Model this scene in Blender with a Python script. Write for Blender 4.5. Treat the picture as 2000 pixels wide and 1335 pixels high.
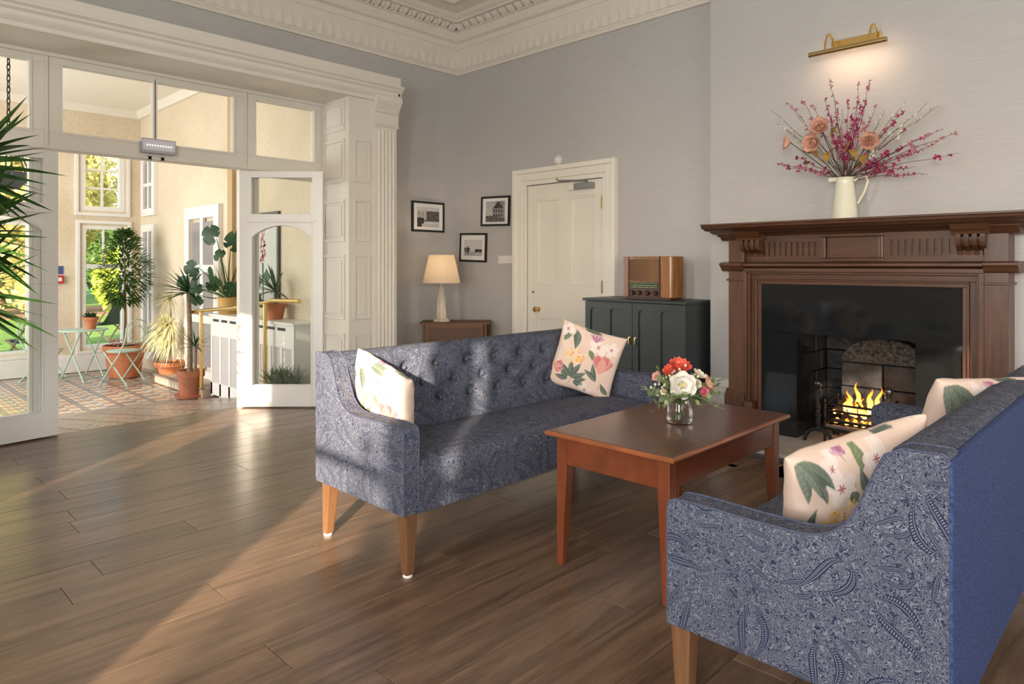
import bpy, bmesh, math, random
import numpy as np
from mathutils import Vector, Matrix
random.seed(7); np.random.seed(7)
PI = math.pi
scene = bpy.context.scene
C = scene.collection
for o in list(bpy.data.objects): bpy.data.objects.remove(o)

# ------------------------------------------------------------------ camera
cam_d = bpy.data.cameras.new('camera'); cam = bpy.data.objects.new('camera', cam_d); C.objects.link(cam)
cam.location = (0, 0, 1.25); cam.rotation_euler = (PI/2, 0, math.radians(44.35))
cam_d.sensor_width = 36; cam_d.lens = 23.94; cam_d.shift_y = -0.07475
cam_d.clip_start = .05; cam_d.clip_end = 300
scene.camera = cam
# ------------------------------------------------------------------ colour management
scene.view_settings.view_transform = 'Standard'; scene.view_settings.look = 'None'
scene.view_settings.gamma = 1; scene.view_settings.use_curve_mapping = False
scene.view_settings.exposure = 0.2
# ------------------------------------------------------------------ world and lights
SUN_AZ = Vector((.616, -.788, 0)).normalized(); SUN_EL = math.radians(14)
world = bpy.data.worlds.new('sky'); scene.world = world; world.use_nodes = True
wn = world.node_tree; bg = wn.nodes['Background']
sky = wn.nodes.new('ShaderNodeTexSky'); sky.sky_type = 'NISHITA'; sky.sun_disc = False
sky.sun_elevation = math.radians(22); sky.sun_rotation = math.atan2(SUN_AZ.x, SUN_AZ.y); sky.air_density = 1.0; sky.dust_density = 1.5
wn.links.new(sky.outputs[0], bg.inputs[0]); bg.inputs[1].default_value = .5
def light(name, kind, loc, energy, col, direction=None, **kw):
    d = bpy.data.lights.new(name, kind); d.energy = energy; d.color = col
    for k, v in kw.items(): setattr(d, k, v)
    o = bpy.data.objects.new(name, d); C.objects.link(o); o.location = loc
    if direction is not None: o.rotation_euler = Vector(direction).to_track_quat('-Z', 'Y').to_euler()
    return o
sun_dir = -Vector((SUN_AZ.x*math.cos(SUN_EL), SUN_AZ.y*math.cos(SUN_EL), math.sin(SUN_EL)))
light('sun', 'SUN', (6, -8, 8), 16.5, (1, .82, .63), sun_dir, angle=math.radians(.6))
WARM = (1, .965, .93)
REAR = [(-1.88, -1.30), (.15, 1.22), (1.28, 1.52), (-5.6, -4.75)]           # tall windows in the rear wall (x ranges); last one added to pass the sun
SILL, HEAD, YREAR, XRIGHT = 1.0, 2.53, -2.6, 3.2
for x0, x1 in ((-1.88, -1.30), (.15, 1.52)):
    light('window_fill_rear', 'AREA', ((x0+x1)/2, YREAR+.12, 1.75), 108*(x1-x0), WARM, (0, 1, -.05), shape='RECTANGLE', size=x1-x0, size_y=1.7)  # added area lamps inside the rear windows, fill in place of sky light
for y0 in (-1.7, .6, 2.9):
    light('window_fill_right', 'AREA', (XRIGHT-.12, y0+.65, 1.75), 15, WARM, (-1, 0, -.05), shape='RECTANGLE', size=1.3, size_y=1.7)  # added fill lamps just inside the unseen right-hand windows
light('window_fill_conservatory', 'AREA', (-9.5, -.85, 1.6), 190, (1, .97, .93), (0, 1, -.05), shape='RECTANGLE', size=3.6, size_y=2.6)  # added fill lamp standing in for daylight from the near side

# ------------------------------------------------------------------ materials
def nt(name):
    m = bpy.data.materials.new(name); m.use_nodes = True
    return m, m.node_tree, m.node_tree.nodes['Principled BSDF']
def N(t, kind, **kw):
    n = t.nodes.new('ShaderNode'+kind)
    for k, v in kw.items():
        if k.startswith('i_'): n.inputs[k[2:].replace('_', ' ')].default_value = v
        else: setattr(n, k, v)
    return n
def L(t, a, b): t.links.new(a, b)
def math_n(t, op, a, b=None, c=None):
    n = t.nodes.new('ShaderNodeMath'); n.operation = op
    for i, v in enumerate((a, b, c)):
        if v is None: continue
        if isinstance(v, (int, float)): n.inputs[i].default_value = v
        else: t.links.new(v, n.inputs[i])
    return n.outputs[0]
def mixc(t, fac, a, b, blend='MIX'):
    n = t.nodes.new('ShaderNodeMix'); n.data_type = 'RGBA'; n.blend_type = blend
    for s, v in ((n.inputs[0], fac), (n.inputs[6], a), (n.inputs[7], b)):
        if isinstance(v, (int, float)): s.default_value = v
        elif isinstance(v, tuple): s.default_value = v if len(v) == 4 else v+(1,)
        else: t.links.new(v, s)
    return n.outputs[2]
def ramp(t, inp, stops):
    n = t.nodes.new('ShaderNodeValToRGB'); cr = n.color_ramp
    while len(cr.elements) < len(stops): cr.elements.new(.5)
    for e, (p, c) in zip(cr.elements, stops):
        e.position = p; e.color = c if len(c) == 4 else tuple(c)+(1,)
    t.links.new(inp, n.inputs[0]); return n.outputs[0]
def coords(t, kind='Object', scale=(1, 1, 1)):
    tc = N(t, 'TexCoord'); mp = N(t, 'Mapping'); mp.inputs['Scale'].default_value = scale
    L(t, tc.outputs[kind], mp.inputs[0]); return mp.outputs[0]
def noise(t, vec, scale, detail=2, rough=.5, dist=0, dim='3D'):
    n = N(t, 'TexNoise', noise_dimensions=dim)
    n.inputs['Scale'].default_value = scale; n.inputs['Detail'].default_value = detail
    n.inputs['Roughness'].default_value = rough; n.inputs['Distortion'].default_value = dist
    if vec is not None: L(t, vec, n.inputs['Vector'])
    return n.outputs[0]
def bump(t, b, h, strength, dist=.01):
    n = N(t, 'Bump'); n.inputs['Strength'].default_value = strength; n.inputs['Distance'].default_value = dist
    L(t, h, n.inputs['Height']); L(t, n.outputs[0], b.inputs['Normal'])
def plain(name, col, rough=.5, metal=0, var=None, bmp=None, spec=.5, coat=0, stretch=(1, 1, 1), emit=None, sheen=0):
    m, t, b = nt(name)
    b.inputs['Base Color'].default_value = (*col, 1); b.inputs['Roughness'].default_value = rough
    b.inputs['Metallic'].default_value = metal; b.inputs['Specular IOR Level'].default_value = spec
    b.inputs['Coat Weight'].default_value = coat; b.inputs['Coat Roughness'].default_value = .12
    if sheen: b.inputs['Sheen Weight'].default_value = sheen
    v = coords(t, 'Object', stretch)
    if var:
        f = noise(t, v, var[0], 3)
        L(t, ramp(t, f, [(.3, tuple(c*(1-var[1]) for c in col)), (.7, tuple(min(1, c*(1+var[1])) for c in col))]), b.inputs['Base Color'])
    if bmp: bump(t, b, noise(t, v, bmp[0], 3), bmp[1])
    if emit: b.inputs['Emission Color'].default_value = (*emit[0], 1); b.inputs['Emission Strength'].default_value = emit[1]
    return m
def wood(name, dark, light_, axis=0, scale=1.0, rough=.35, coat=.2, rnd=False, fine=1.0):
    m, t, b = nt(name)
    st = [14, 14, 14]; st[axis] = 1.1
    v = coords(t, 'Object', tuple(s*scale for s in st))
    if rnd:
        oi = N(t, 'ObjectInfo'); va = N(t, 'VectorMath', operation='SCALE'); cb = N(t, 'CombineXYZ')
        L(t, oi.outputs['Random'], cb.inputs[0]); L(t, oi.outputs['Random'], cb.inputs[1]); L(t, oi.outputs['Random'], cb.inputs[2])
        L(t, cb.outputs[0], va.inputs[0]); va.inputs['Scale'].default_value = 71.0
        ad = N(t, 'VectorMath', operation='ADD'); L(t, v, ad.inputs[0]); L(t, va.outputs[0], ad.inputs[1]); v = ad.outputs[0]
    g = noise(t, v, 1.0, 6, .6, 1.2); f = noise(t, v, 6.0*fine, 3, .6, .3)
    k = math_n(t, 'ADD', math_n(t, 'MULTIPLY', g, .72), math_n(t, 'MULTIPLY', f, .28))
    if rnd: k = math_n(t, 'ADD', k, math_n(t, 'MULTIPLY', math_n(t, 'SUBTRACT', oi.outputs['Random'], .5), .07))
    mid = tuple((a+b_)/2 for a, b_ in zip(dark, light_))
    L(t, ramp(t, k, [(.32, dark), (.5, mid), (.68, light_)]), b.inputs['Base Color'])
    b.inputs['Roughness'].default_value = rough; b.inputs['Coat Weight'].default_value = coat; b.inputs['Coat Roughness'].default_value = .15
    bump(t, b, k, .12, .003)
    return m
def glass(name, tint=(.97, .98, .97), refl=.05, rough=0.0):
    m, t, b = nt(name); t.nodes.remove(b)
    tr = N(t, 'BsdfTransparent'); gl = N(t, 'BsdfGlossy'); mx = N(t, 'MixShader'); fr = N(t, 'Fresnel')
    tr.inputs[0].default_value = (*tint, 1); gl.inputs['Roughness'].default_value = rough; gl.inputs[0].default_value = (1, 1, 1, 1); fr.inputs[0].default_value = 1.35
    L(t, math_n(t, 'ADD', math_n(t, 'MULTIPLY', fr.outputs[0], .55), refl-.04), mx.inputs[0])
    L(t, tr.outputs[0], mx.inputs[1]); L(t, gl.outputs[0], mx.inputs[2])
    L(t, mx.outputs[0], t.nodes['Material Output'].inputs[0]); return m
def vcol(name, rough=.8, bmp=None, spec=.3, weave=False):
    m, t, b = nt(name); a = N(t, 'Attribute', attribute_name='Col')
    L(t, a.outputs[0], b.inputs['Base Color']); b.inputs['Roughness'].default_value = rough; b.inputs['Specular IOR Level'].default_value = spec
    if bmp: bump(t, b, noise(t, coords(t), bmp[0], 3), bmp[1])
    return m
def leafmat(name, a, b_, rough=.4, trans=.25):
    m, t, b = nt(name)
    oi = N(t, 'ObjectInfo')
    f = noise(t, coords(t, 'Object'), 14, 2)
    L(t, ramp(t, f, [(.35, a), (.65, b_)]), b.inputs['Base Color']); b.inputs['Roughness'].default_value = rough
    tl = N(t, 'BsdfTranslucent'); mx = N(t, 'MixShader'); mx.inputs[0].default_value = trans
    L(t, ramp(t, f, [(.35, tuple(min(1, c*1.5) for c in a)), (.65, tuple(min(1, c*1.6) for c in b_))]), tl.inputs[0])
    L(t, b.outputs[0], mx.inputs[1]); L(t, tl.outputs[0], mx.inputs[2]); L(t, mx.outputs[0], t.nodes['Material Output'].inputs[0])
    return m
def paisley(name, dark, light_, motif=True):
    m, t, b = nt(name)
    uv = N(t, 'UVMap'); uv.uv_map = 'UVMap'; uvo = uv.outputs[0]
    wn_ = N(t, 'TexNoise', noise_dimensions='2D'); L(t, uvo, wn_.inputs['Vector']); wn_.inputs['Scale'].default_value = 16; wn_.inputs['Detail'].default_value = 1
    sb = N(t, 'VectorMath', operation='SUBTRACT'); L(t, wn_.outputs['Color'], sb.inputs[0]); sb.inputs[1].default_value = (.5, .5, .5)
    sc = N(t, 'VectorMath', operation='SCALE'); L(t, sb.outputs[0], sc.inputs[0]); sc.inputs['Scale'].default_value = .014
    ad = N(t, 'VectorMath', operation='ADD'); L(t, uvo, ad.inputs[0]); L(t, sc.outputs[0], ad.inputs[1]); w = ad.outputs[0]
    n1 = noise(t, w, 58, 1.0, .5, .9, '2D'); n2 = noise(t, uvo, 210, 1, .5, 1.2, '2D')
    l1 = ramp(t, math_n(t, 'ABSOLUTE', math_n(t, 'SUBTRACT', math_n(t, 'FRACT', math_n(t, 'MULTIPLY', n1, 9)), .5)), [(.16, (1, 1, 1)), (.26, (0, 0, 0))])
    l2 = ramp(t, n2, [(.5, (0, 0, 0)), (.58, (1, 1, 1))])
    k = math_n(t, 'ADD', math_n(t, 'MULTIPLY', l1, .72), math_n(t, 'MULTIPLY', l2, .22))
    if motif:
        for si, (vs, off) in enumerate(((9.5, 3.3), (5.6, .13))):
            of = N(t, 'VectorMath', operation='ADD'); L(t, uvo, of.inputs[0]); of.inputs[1].default_value = (off, off*.7, 0)
            vo = N(t, 'TexVoronoi', voronoi_dimensions='2D'); L(t, of.outputs[0], vo.inputs['Vector']); vo.inputs['Scale'].default_value = vs; vo.inputs['Randomness'].default_value = .45
            lo = N(t, 'VectorMath', operation='SUBTRACT'); L(t, of.outputs[0], lo.inputs[0]); L(t, vo.outputs['Position'], lo.inputs[1])
            sp = N(t, 'SeparateColor'); L(t, vo.outputs['Color'], sp.inputs[0])
            rt = N(t, 'VectorRotate', rotation_type='Z_AXIS'); L(t, lo.outputs[0], rt.inputs['Vector']); L(t, math_n(t, 'MULTIPLY', sp.outputs[0], 6.283), rt.inputs['Angle'])
            xyz = N(t, 'SeparateXYZ'); L(t, rt.outputs[0], xyz.inputs[0])
            hl = .37/vs
            s = math_n(t, 'MULTIPLY_ADD', xyz.outputs[1], .5/hl, .5)
            sc_ = math_n(t, 'MINIMUM', math_n(t, 'MAXIMUM', s, .001), .999)
            bend = math_n(t, 'MULTIPLY', math_n(t, 'POWER', sc_, 3.0), hl*.85)
            xx = math_n(t, 'ABSOLUTE', math_n(t, 'SUBTRACT', math_n(t, 'ADD', xyz.outputs[0], bend), hl*.18))
            wd = math_n(t, 'MULTIPLY', math_n(t, 'MULTIPLY', math_n(t, 'POWER', sc_, .5), math_n(t, 'POWER', math_n(t, 'SUBTRACT', 1, sc_), .8)), hl*1.5)
            f = math_n(t, 'DIVIDE', xx, math_n(t, 'MAXIMUM', wd, .0005))
            ins = math_n(t, 'MULTIPLY', math_n(t, 'LESS_THAN', f, 1.0), math_n(t, 'LESS_THAN', math_n(t, 'ABSOLUTE', math_n(t, 'SUBTRACT', s, .5)), .499))
            tooth = math_n(t, 'GREATER_THAN', math_n(t, 'SINE', math_n(t, 'MULTIPLY', s, 150)), -.1)
            b1 = math_n(t, 'GREATER_THAN', f, .97)
            b2 = math_n(t, 'MULTIPLY', math_n(t, 'MULTIPLY', math_n(t, 'GREATER_THAN', f, .74), math_n(t, 'LESS_THAN', f, .92)), tooth)
            b3 = math_n(t, 'MULTIPLY', math_n(t, 'GREATER_THAN', f, .60), math_n(t, 'LESS_THAN', f, .67))
            core = math_n(t, 'MULTIPLY', math_n(t, 'LESS_THAN', f, .50), math_n(t, 'MAXIMUM', l1, math_n(t, 'MULTIPLY', tooth, math_n(t, 'LESS_THAN', f, .28))))
            mot = math_n(t, 'ADD', math_n(t, 'MULTIPLY', b2, .72), math_n(t, 'ADD', math_n(t, 'MULTIPLY', b3, .6), math_n(t, 'MULTIPLY', math_n(t, 'LESS_THAN', f, .52), math_n(t, 'MULTIPLY', k, 1.1))))
            ins = math_n(t, 'MULTIPLY', ins, math_n(t, 'GREATER_THAN', sp.outputs[1], .5 if si == 0 else .22))
            k = math_n(t, 'ADD', math_n(t, 'MULTIPLY', k, math_n(t, 'SUBTRACT', 1, ins)), math_n(t, 'MULTIPLY', mot, ins))
    big = noise(t, uvo, 5, 2, .5, 0, '2D')
    k = math_n(t, 'MULTIPLY', k, math_n(t, 'MULTIPLY_ADD', big, .3, .84))
    L(t, mixc(t, k, dark, light_), b.inputs['Base Color']); b.inputs['Roughness'].default_value = .85; b.inputs['Specular IOR Level'].default_value = .25
    bump(t, b, k, .25, .002); return m

MAT = {}
MAT['white'] = plain('white_paint', (.76, .72, .65), .38, var=(2.5, .02))
MAT['white2'] = plain('bright_white_paint', (.84, .83, .80), .35, var=(2.5, .02))
MAT['door'] = plain('door_cream_paint', (.87, .835, .76), .4, var=(3, .02))
MAT['ceil'] = plain('ceiling_plaster', (.80, .74, .66), .8, var=(3, .02))
MAT['corn'] = plain('cornice_plaster', (.76, .71, .635), .7, var=(8, .03), bmp=(60, .15))
m, t, b = nt('grey_textured_wallpaper')
v = coords(t, 'Object', (5, 5, 130)); v2 = coords(t, 'Object', (1, 1, 1))
f = noise(t, v, 1.0, 5, .65); f2 = noise(t, v2, 1.1, 2)
k = math_n(t, 'ADD', math_n(t, 'MULTIPLY', f, .75), math_n(t, 'MULTIPLY', f2, .25))
L(t, ramp(t, k, [(.3, (.455, .446, .445)), (.55, (.51, .50, .498)), (.75, (.565, .553, .548))]), b.inputs['Base Color']); b.inputs['Roughness'].default_value = .6
bump(t, b, f, .2, .004); MAT['wall'] = m
m, t, b = nt('cream_anaglypta')
f = noise(t, coords(t), 34, 4, .6); f2 = noise(t, coords(t), 1.2, 3)
L(t, ramp(t, math_n(t, 'ADD', math_n(t, 'MULTIPLY', f, .5), math_n(t, 'MULTIPLY', f2, .5)), [(.35, (.64, .53, .385)), (.65, (.79, .70, .55))]), b.inputs['Base Color'])
b.inputs['Roughness'].default_value = .7; bump(t, b, f, .35, .01); MAT['cream'] = m
MAT['floor'] = wood('brown_oak_plank', (.070, .041, .026), (.232, .144, .092), axis=1, rough=.3, coat=.12, rnd=True, fine=1.6)
MAT['mahog'] = wood('mahogany', (.11, .026, .010), (.22, .055, .018), axis=1, rough=.28, coat=.5, scale=.6)
MAT['mahog_top'] = wood('mahogany_top', (.075, .024, .014), (.125, .042, .024), axis=1, rough=.3, coat=.35, scale=.6)
MAT['oakx'] = wood('carved_oak_x', (.052, .020, .009), (.135, .054, .024), axis=0, rough=.45, coat=.1)
MAT['oakz'] = wood('carved_oak_z', (.052, .020, .009), (.135, .054, .024), axis=2, rough=.45, coat=.1)
MAT['legoak'] = wood('light_oak_leg', (.13, .060, .026), (.21, .105, .047), axis=2, rough=.4)
MAT['walnut'] = wood('walnut_table', (.075, .030, .013), (.20, .088, .036), axis=0, rough=.6, coat=0)
MAT['radio'] = wood('radio_walnut', (.14, .05, .016), (.36, .16, .055), axis=2, rough=.25, coat=.5, scale=.8)
MAT['paisley'] = paisley('navy_paisley_weave', (.013, .018, .050), (.205, .217, .255))
MAT['denim'] = plain('plain_navy_weave', (.040, .060, .150), .9, var=(160, .5), bmp=(300, .3), spec=.2)
MAT['piping'] = plain('navy_piping', (.06, .068, .115), .85, var=(200, .5))
MAT['print'] = vcol('floral_print_cotton', .85, (7, .25))
MAT['photo'] = vcol('photo_print', .5)
MAT['brass'] = plain('brass', (.80, .55, .20), .25, 1)
MAT['abrass'] = plain('antique_brass', (.55, .40, .18), .35, 1)
MAT['iron'] = plain('wrought_iron', (.02, .02, .022), .45, .6, bmp=(60, .2))
MAT['granite'] = plain('polished_black_granite', (.012, .013, .014), .07, 0, var=(220, .7), spec=.6)
MAT['soot'] = plain('black_glazed_brick', (.012, .012, .013), .35, var=(14, .4), bmp=(30, .3))
MAT['fireclay'] = plain('sooty_fireclay', (.042, .042, .045), .85, var=(12, .4), bmp=(40, .4))
MAT['hearth'] = plain('pale_hearth_stone', (.45, .42, .38), .45, var=(6, .1))
MAT['slate'] = plain('dark_hearth_edge', (.05, .055, .07), .4)
MAT['log'] = plain('charred_log', (.06, .045, .035), .9, var=(20, .5), bmp=(25, .6))
MAT['cab'] = plain('charcoal_green_paint', (.030, .038, .040), .42, var=(4, .08))
MAT['black'] = plain('black_frame', (.012, .011, .011), .4)
MAT['matbd'] = plain('white_mount_board', (.82, .81, .79), .8)
MAT['shade'] = None
MAT['cerwhite'] = plain('cream_enamel', (.78, .76, .62), .25, coat=.3)
MAT['lampwood'] = plain('distressed_cream_wood', (.66, .57, .44), .55, var=(26, .3), stretch=(1, 1, .2))
MAT['glass'] = glass('window_glass'); MAT['vase'] = glass('vase_glass', (.975, .985, .975), .06)
MAT['terra'] = plain('terracotta', (.50, .17, .07), .75, var=(9, .15), bmp=(30, .1))
MAT['terra2'] = plain('weathered_terracotta', (.36, .13, .065), .75, var=(9, .2), bmp=(30, .1))
MAT['ochre'] = plain('ochre_pot', (.55, .33, .10), .6)
MAT['soil'] = plain('potting_soil', (.03, .02, .013), .95, bmp=(60, .6))
MAT['mint'] = plain('mint_green_metal', (.40, .56, .47), .45)
MAT['bark'] = plain('brown_bark', (.16, .10, .06), .85, var=(18, .3), bmp=(30, .5))
MAT['bark2'] = plain('grey_yucca_trunk', (.26, .19, .13), .85, var=(25, .3), bmp=(30, .5), stretch=(.3, .3, 2))
MAT['leaf'] = leafmat('green_leaf', (.035, .085, .018), (.085, .17, .035))
MAT['leafd'] = leafmat('dark_green_leaf', (.012, .045, .018), (.03, .085, .03), .5)
MAT['leafp'] = leafmat('palm_leaf', (.022, .070, .014), (.060, .140, .030), .35, .2)
MAT['leafy'] = leafmat('variegated_cream_leaf', (.62, .58, .30), (.85, .80, .58))
MAT['leafb'] = leafmat('blue_green_grass', (.05, .10, .06), (.12, .19, .10))
MAT['autumn'] = leafmat('autumn_yellow_leaf', (.55, .49, .17), (.70, .65, .33), .6, .45)
MAT['bushg'] = leafmat('lime_hedge_leaf', (.24, .33, .025), (.42, .48, .06), .6, .35)
MAT['hedge'] = leafmat('dark_hedge_leaf', (.03, .08, .01), (.07, .14, .02), .6, .3)
MAT['lawn'] = plain('lawn_grass', (.18, .32, .04), .9, var=(3, .25), bmp=(60, .5))
MAT['gravel'] = plain('brown_border_soil', (.30, .17, .09), .9, var=(5, .3))
MAT['plastic'] = plain('grey_plastic', (.45, .45, .50), .35)
MAT['white_pl'] = plain('white_plastic', (.78, .77, .73), .35)
MAT['led'] = plain('led', (1, 1, 1), .3, emit=((.95, .95, 1), 3.5))
MAT['dark'] = plain('dark_void', (.02, .02, .022), .6)
MAT['greypane'] = plain('grey_window_pane', (.30, .29, .29), .12, spec=.6)
MAT['red'] = plain('red_plastic', (.55, .03, .03), .4); MAT['blue'] = plain('blue_sign', (.06, .10, .28), .5)
MAT['canvas'] = plain('dark_deckchair_canvas', (.03, .05, .05), .9)
MAT['teak'] = plain('deckchair_wood', (.40, .26, .14), .7)
MAT['galv'] = plain('steel_grey', (.33, .34, .34), .35, .7)
MAT['bluegrey'] = plain('blue_grey_metal', (.10, .13, .16), .5, .4)

# ------------------------------------------------------------------ mesh helpers
class MB:
    def __init__(s): s.v = []; s.f = []
    def add(s, vs, fs):
        o = len(s.v); s.v += [tuple(p) for p in vs]; s.f += [tuple(i+o for i in f) for f in fs]; return s
    def box(s, x0, x1, y0, y1, z0, z1):
        return s.add([(x0, y0, z0), (x1, y0, z0), (x1, y1, z0), (x0, y1, z0), (x0, y0, z1), (x1, y0, z1), (x1, y1, z1), (x0, y1, z1)],
                     [(0, 3, 2, 1), (4, 5, 6, 7), (0, 1, 5, 4), (1, 2, 6, 5), (2, 3, 7, 6), (3, 0, 4, 7)])
    def prism(s, pts, axis, a, b):
        n = len(pts); P = {'x': lambda p, c: (c, p[0], p[1]), 'y': lambda p, c: (p[0], c, p[1]), 'z': lambda p, c: (p[0], p[1], c)}[axis]
        vs = [P(p, a) for p in pts]+[P(p, b) for p in pts]
        return s.add(vs, [tuple(range(n-1, -1, -1)), tuple(range(n, 2*n))]+[(i, (i+1) % n, (i+1) % n+n, i+n) for i in range(n)])
    def lathe(s, prof, n=24, c=(0, 0, 0), lobes=0, amp=0):
        vs = []; fs = []; k = len(prof)
        for i in range(n):
            a = 2*PI*i/n; q = 1+amp*math.cos(lobes*a) if lobes else 1
            for r, z in prof: vs.append((c[0]+r*q*math.cos(a), c[1]+r*q*math.sin(a), c[2]+z))
        for i in range(n):
            j = (i+1) % n
            for q in range(k-1): fs.append((i*k+q, j*k+q, j*k+q+1, i*k+q+1))
        if prof[0][0] > 1e-4: fs.append(tuple(i*k for i in range(n-1, -1, -1)))
        if prof[-1][0] > 1e-4: fs.append(tuple(i*k+k-1 for i in range(n)))
        return s.add(vs, fs)
    def tube(s, pts, r, n=8, closed=False):
        pts = [Vector(p) for p in pts]; m = len(pts)
        rs = r if isinstance(r, (list, tuple)) else [r]*m
        vs = []; fs = []; up = None
        for i, p in enumerate(pts):
            if closed: d = (pts[(i+1) % m]-pts[i-1])
            else: d = pts[min(i+1, m-1)]-pts[max(i-1, 0)]
            d = d.normalized() if d.length > 1e-9 else Vector((0, 0, 1))
            if up is None:
                up = Vector((0, 0, 1)) if abs(d.z) < .9 else Vector((1, 0, 0))
            sd = d.cross(up)
            if sd.length < 1e-6: sd = d.cross(Vector((0, 1, 0)))
            sd.normalize(); up = sd.cross(d).normalized()
            for j in range(n):
                a = 2*PI*j/n; vs.append(p+(sd*math.cos(a)+up*math.sin(a))*rs[i])
        for i in range(m if closed else m-1):
            k = (i+1) % m
            for j in range(n): fs.append((i*n+j, i*n+(j+1) % n, k*n+(j+1) % n, k*n+j))
        if not closed: fs += [tuple(range(n-1, -1, -1)), tuple((m-1)*n+j for j in range(n))]
        return s.add(vs, fs)
    def grid(s, fn, nu, nv):
        vs = [fn(i/nu, j/nv) for j in range(nv+1) for i in range(nu+1)]
        return s.add(vs, [(j*(nu+1)+i, j*(nu+1)+i+1, (j+1)*(nu+1)+i+1, (j+1)*(nu+1)+i) for j in range(nv) for i in range(nu)])
    def ball(s, c, r, n=10, m=7, sz=1):
        return s.lathe([(max(1e-5, r*math.sin(PI*i/m)) if 0 < i < m else 1e-5, -r*sz*math.cos(PI*i/m)) for i in range(m+1)], n, c)
    def blade(s, base, d, Ln, W, droop=.2, seg=5, fold=.25, prof=None):
        base = Vector(base); d = Vector(d).normalized(); sd = d.cross(Vector((0, 0, 1)))
        if sd.length < 1e-3: sd = Vector((1, 0, 0))
        sd.normalize(); nn = sd.cross(d); vs = []; fs = []
        for i in range(seg+1):
            q = i/seg; p = base+d*Ln*q-Vector((0, 0, 1))*droop*Ln*q*q
            w = W*(prof(q) if prof else min(1, q*5+.35)*(1-q**3)); w = max(w, .0006)
            vs += [p-sd*w/2+nn*w*fold, p, p+sd*w/2+nn*w*fold]
        for i in range(seg):
            a = 3*i; fs += [(a, a+1, a+4, a+3), (a+1, a+2, a+5, a+4)]
        return s.add(vs, fs)
    def petal(s, M, Ln, W, cup=.3, curl=.3, nu=4, nv=4):
        def fn(u, v):
            w = W*math.sin(PI*min(.97, .12+.8*v))**.7; x = (u-.5)*w
            return M @ Vector((x, Ln*v, cup*Ln*((u-.5)**2)*2+curl*Ln*v*v))
        return s.grid(fn, nu, nv)
    def mesh(s, name, bev=0, seg=2, smooth=True, ang=35, uv=False):
        me = bpy.data.meshes.new(name); me.from_pydata(s.v, [], s.f)
        bm = bmesh.new(); bm.from_mesh(me)
        bmesh.ops.recalc_face_normals(bm, faces=bm.faces)
        if bev:
            es = [e for e in bm.edges if len(e.link_faces) == 2 and e.calc_face_angle(0) > .5]
            bmesh.ops.bevel(bm, geom=es, offset=bev, segments=seg, profile=.6, affect='EDGES', clamp_overlap=True)
        if uv:
            lay = bm.loops.layers.uv.new('UVMap')
            for f in bm.faces:
                n = f.normal; a = max(range(3), key=lambda i: abs(n[i]))
                for l in f.loops:
                    c = l.vert.co; l[lay].uv = ((c.y, c.z), (c.x, c.z), (c.x, c.y))[a]
        bm.to_mesh(me); bm.free()
        if bev: ang = min(ang, 12)
        if smooth:
            me.polygons.foreach_set('use_smooth', [True]*len(me.polygons)); me.set_sharp_from_angle(angle=math.radians(ang))
        return me
    def build(s, name, mat, parent=None, bev=0, loc=(0, 0, 0), rot=(0, 0, 0), **kw):
        return mobj(name, s.mesh(name, bev, **kw), mat, parent, loc, rot)
def mobj(name, me, mat, parent=None, loc=(0, 0, 0), rot=(0, 0, 0)):
    if mat is not None and not me.materials: me.materials.append(MAT[mat] if isinstance(mat, str) else mat)
    o = bpy.data.objects.new(name, me); C.objects.link(o); o.location = loc; o.rotation_euler = rot
    if parent is not None: o.parent = parent
    return o
def tag(o, label, cat, group=None):
    o['label'] = label; o['category'] = cat
    if group: o['group'] = group
    return o
def thing(name, label, cat, loc=(0, 0, 0), rz=0, group=None):
    o = bpy.data.objects.new(name, None); C.objects.link(o); o.location = loc; o.rotation_euler = (0, 0, rz); o.empty_display_size = .1
    return tag(o, label, cat, group)
def struct(o, label=None):
    o['kind'] = 'structure'
    if label: o['label'] = label
    return o
def sempty(name, label=None, loc=(0, 0, 0), rz=0):
    o = bpy.data.objects.new(name, None); C.objects.link(o); o.location = loc; o.rotation_euler = (0, 0, rz); return struct(o, label)
def stuff(o): o['kind'] = 'stuff'; return o
def copy_tree(o, parent=None):
    c = o.copy(); C.objects.link(c); c.parent = parent
    for ch in o.children: copy_tree(ch, c)
    return c
def cells(mb, axis, p0, p1, a0, a1, z0, z1, holes):
    """slab across axis ('x': plane of constant x from p0 to p1, spans a0..a1 in y) with rectangular holes"""
    A = sorted({a0, a1}|{h[0] for h in holes}|{h[1] for h in holes}); Z = sorted({z0, z1}|{h[2] for h in holes}|{h[3] for h in holes})
    A = [a for a in A if a0 <= a <= a1]; Z = [z for z in Z if z0 <= z <= z1]
    for j in range(len(Z)-1):
        run = None
        for i in range(len(A)-1):
            ca, cz = (A[i]+A[i+1])/2, (Z[j]+Z[j+1])/2
            hole = any(h[0] < ca < h[1] and h[2] < cz < h[3] for h in holes)
            if not hole:
                run = (run[0], A[i+1]) if run else (A[i], A[i+1])
            if run and (hole or i == len(A)-2):
                if axis == 'x': mb.box(p0, p1, run[0], run[1], Z[j], Z[j+1])
                else: mb.box(run[0], run[1], p0, p1, Z[j], Z[j+1])
                run = None
    return mb
def box_obj(name, mat, parent, x0, x1, y0, y1, z0, z1, bev=.004): return MB().box(x0, x1, y0, y1, z0, z1).build(name, mat, parent, bev)

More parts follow.
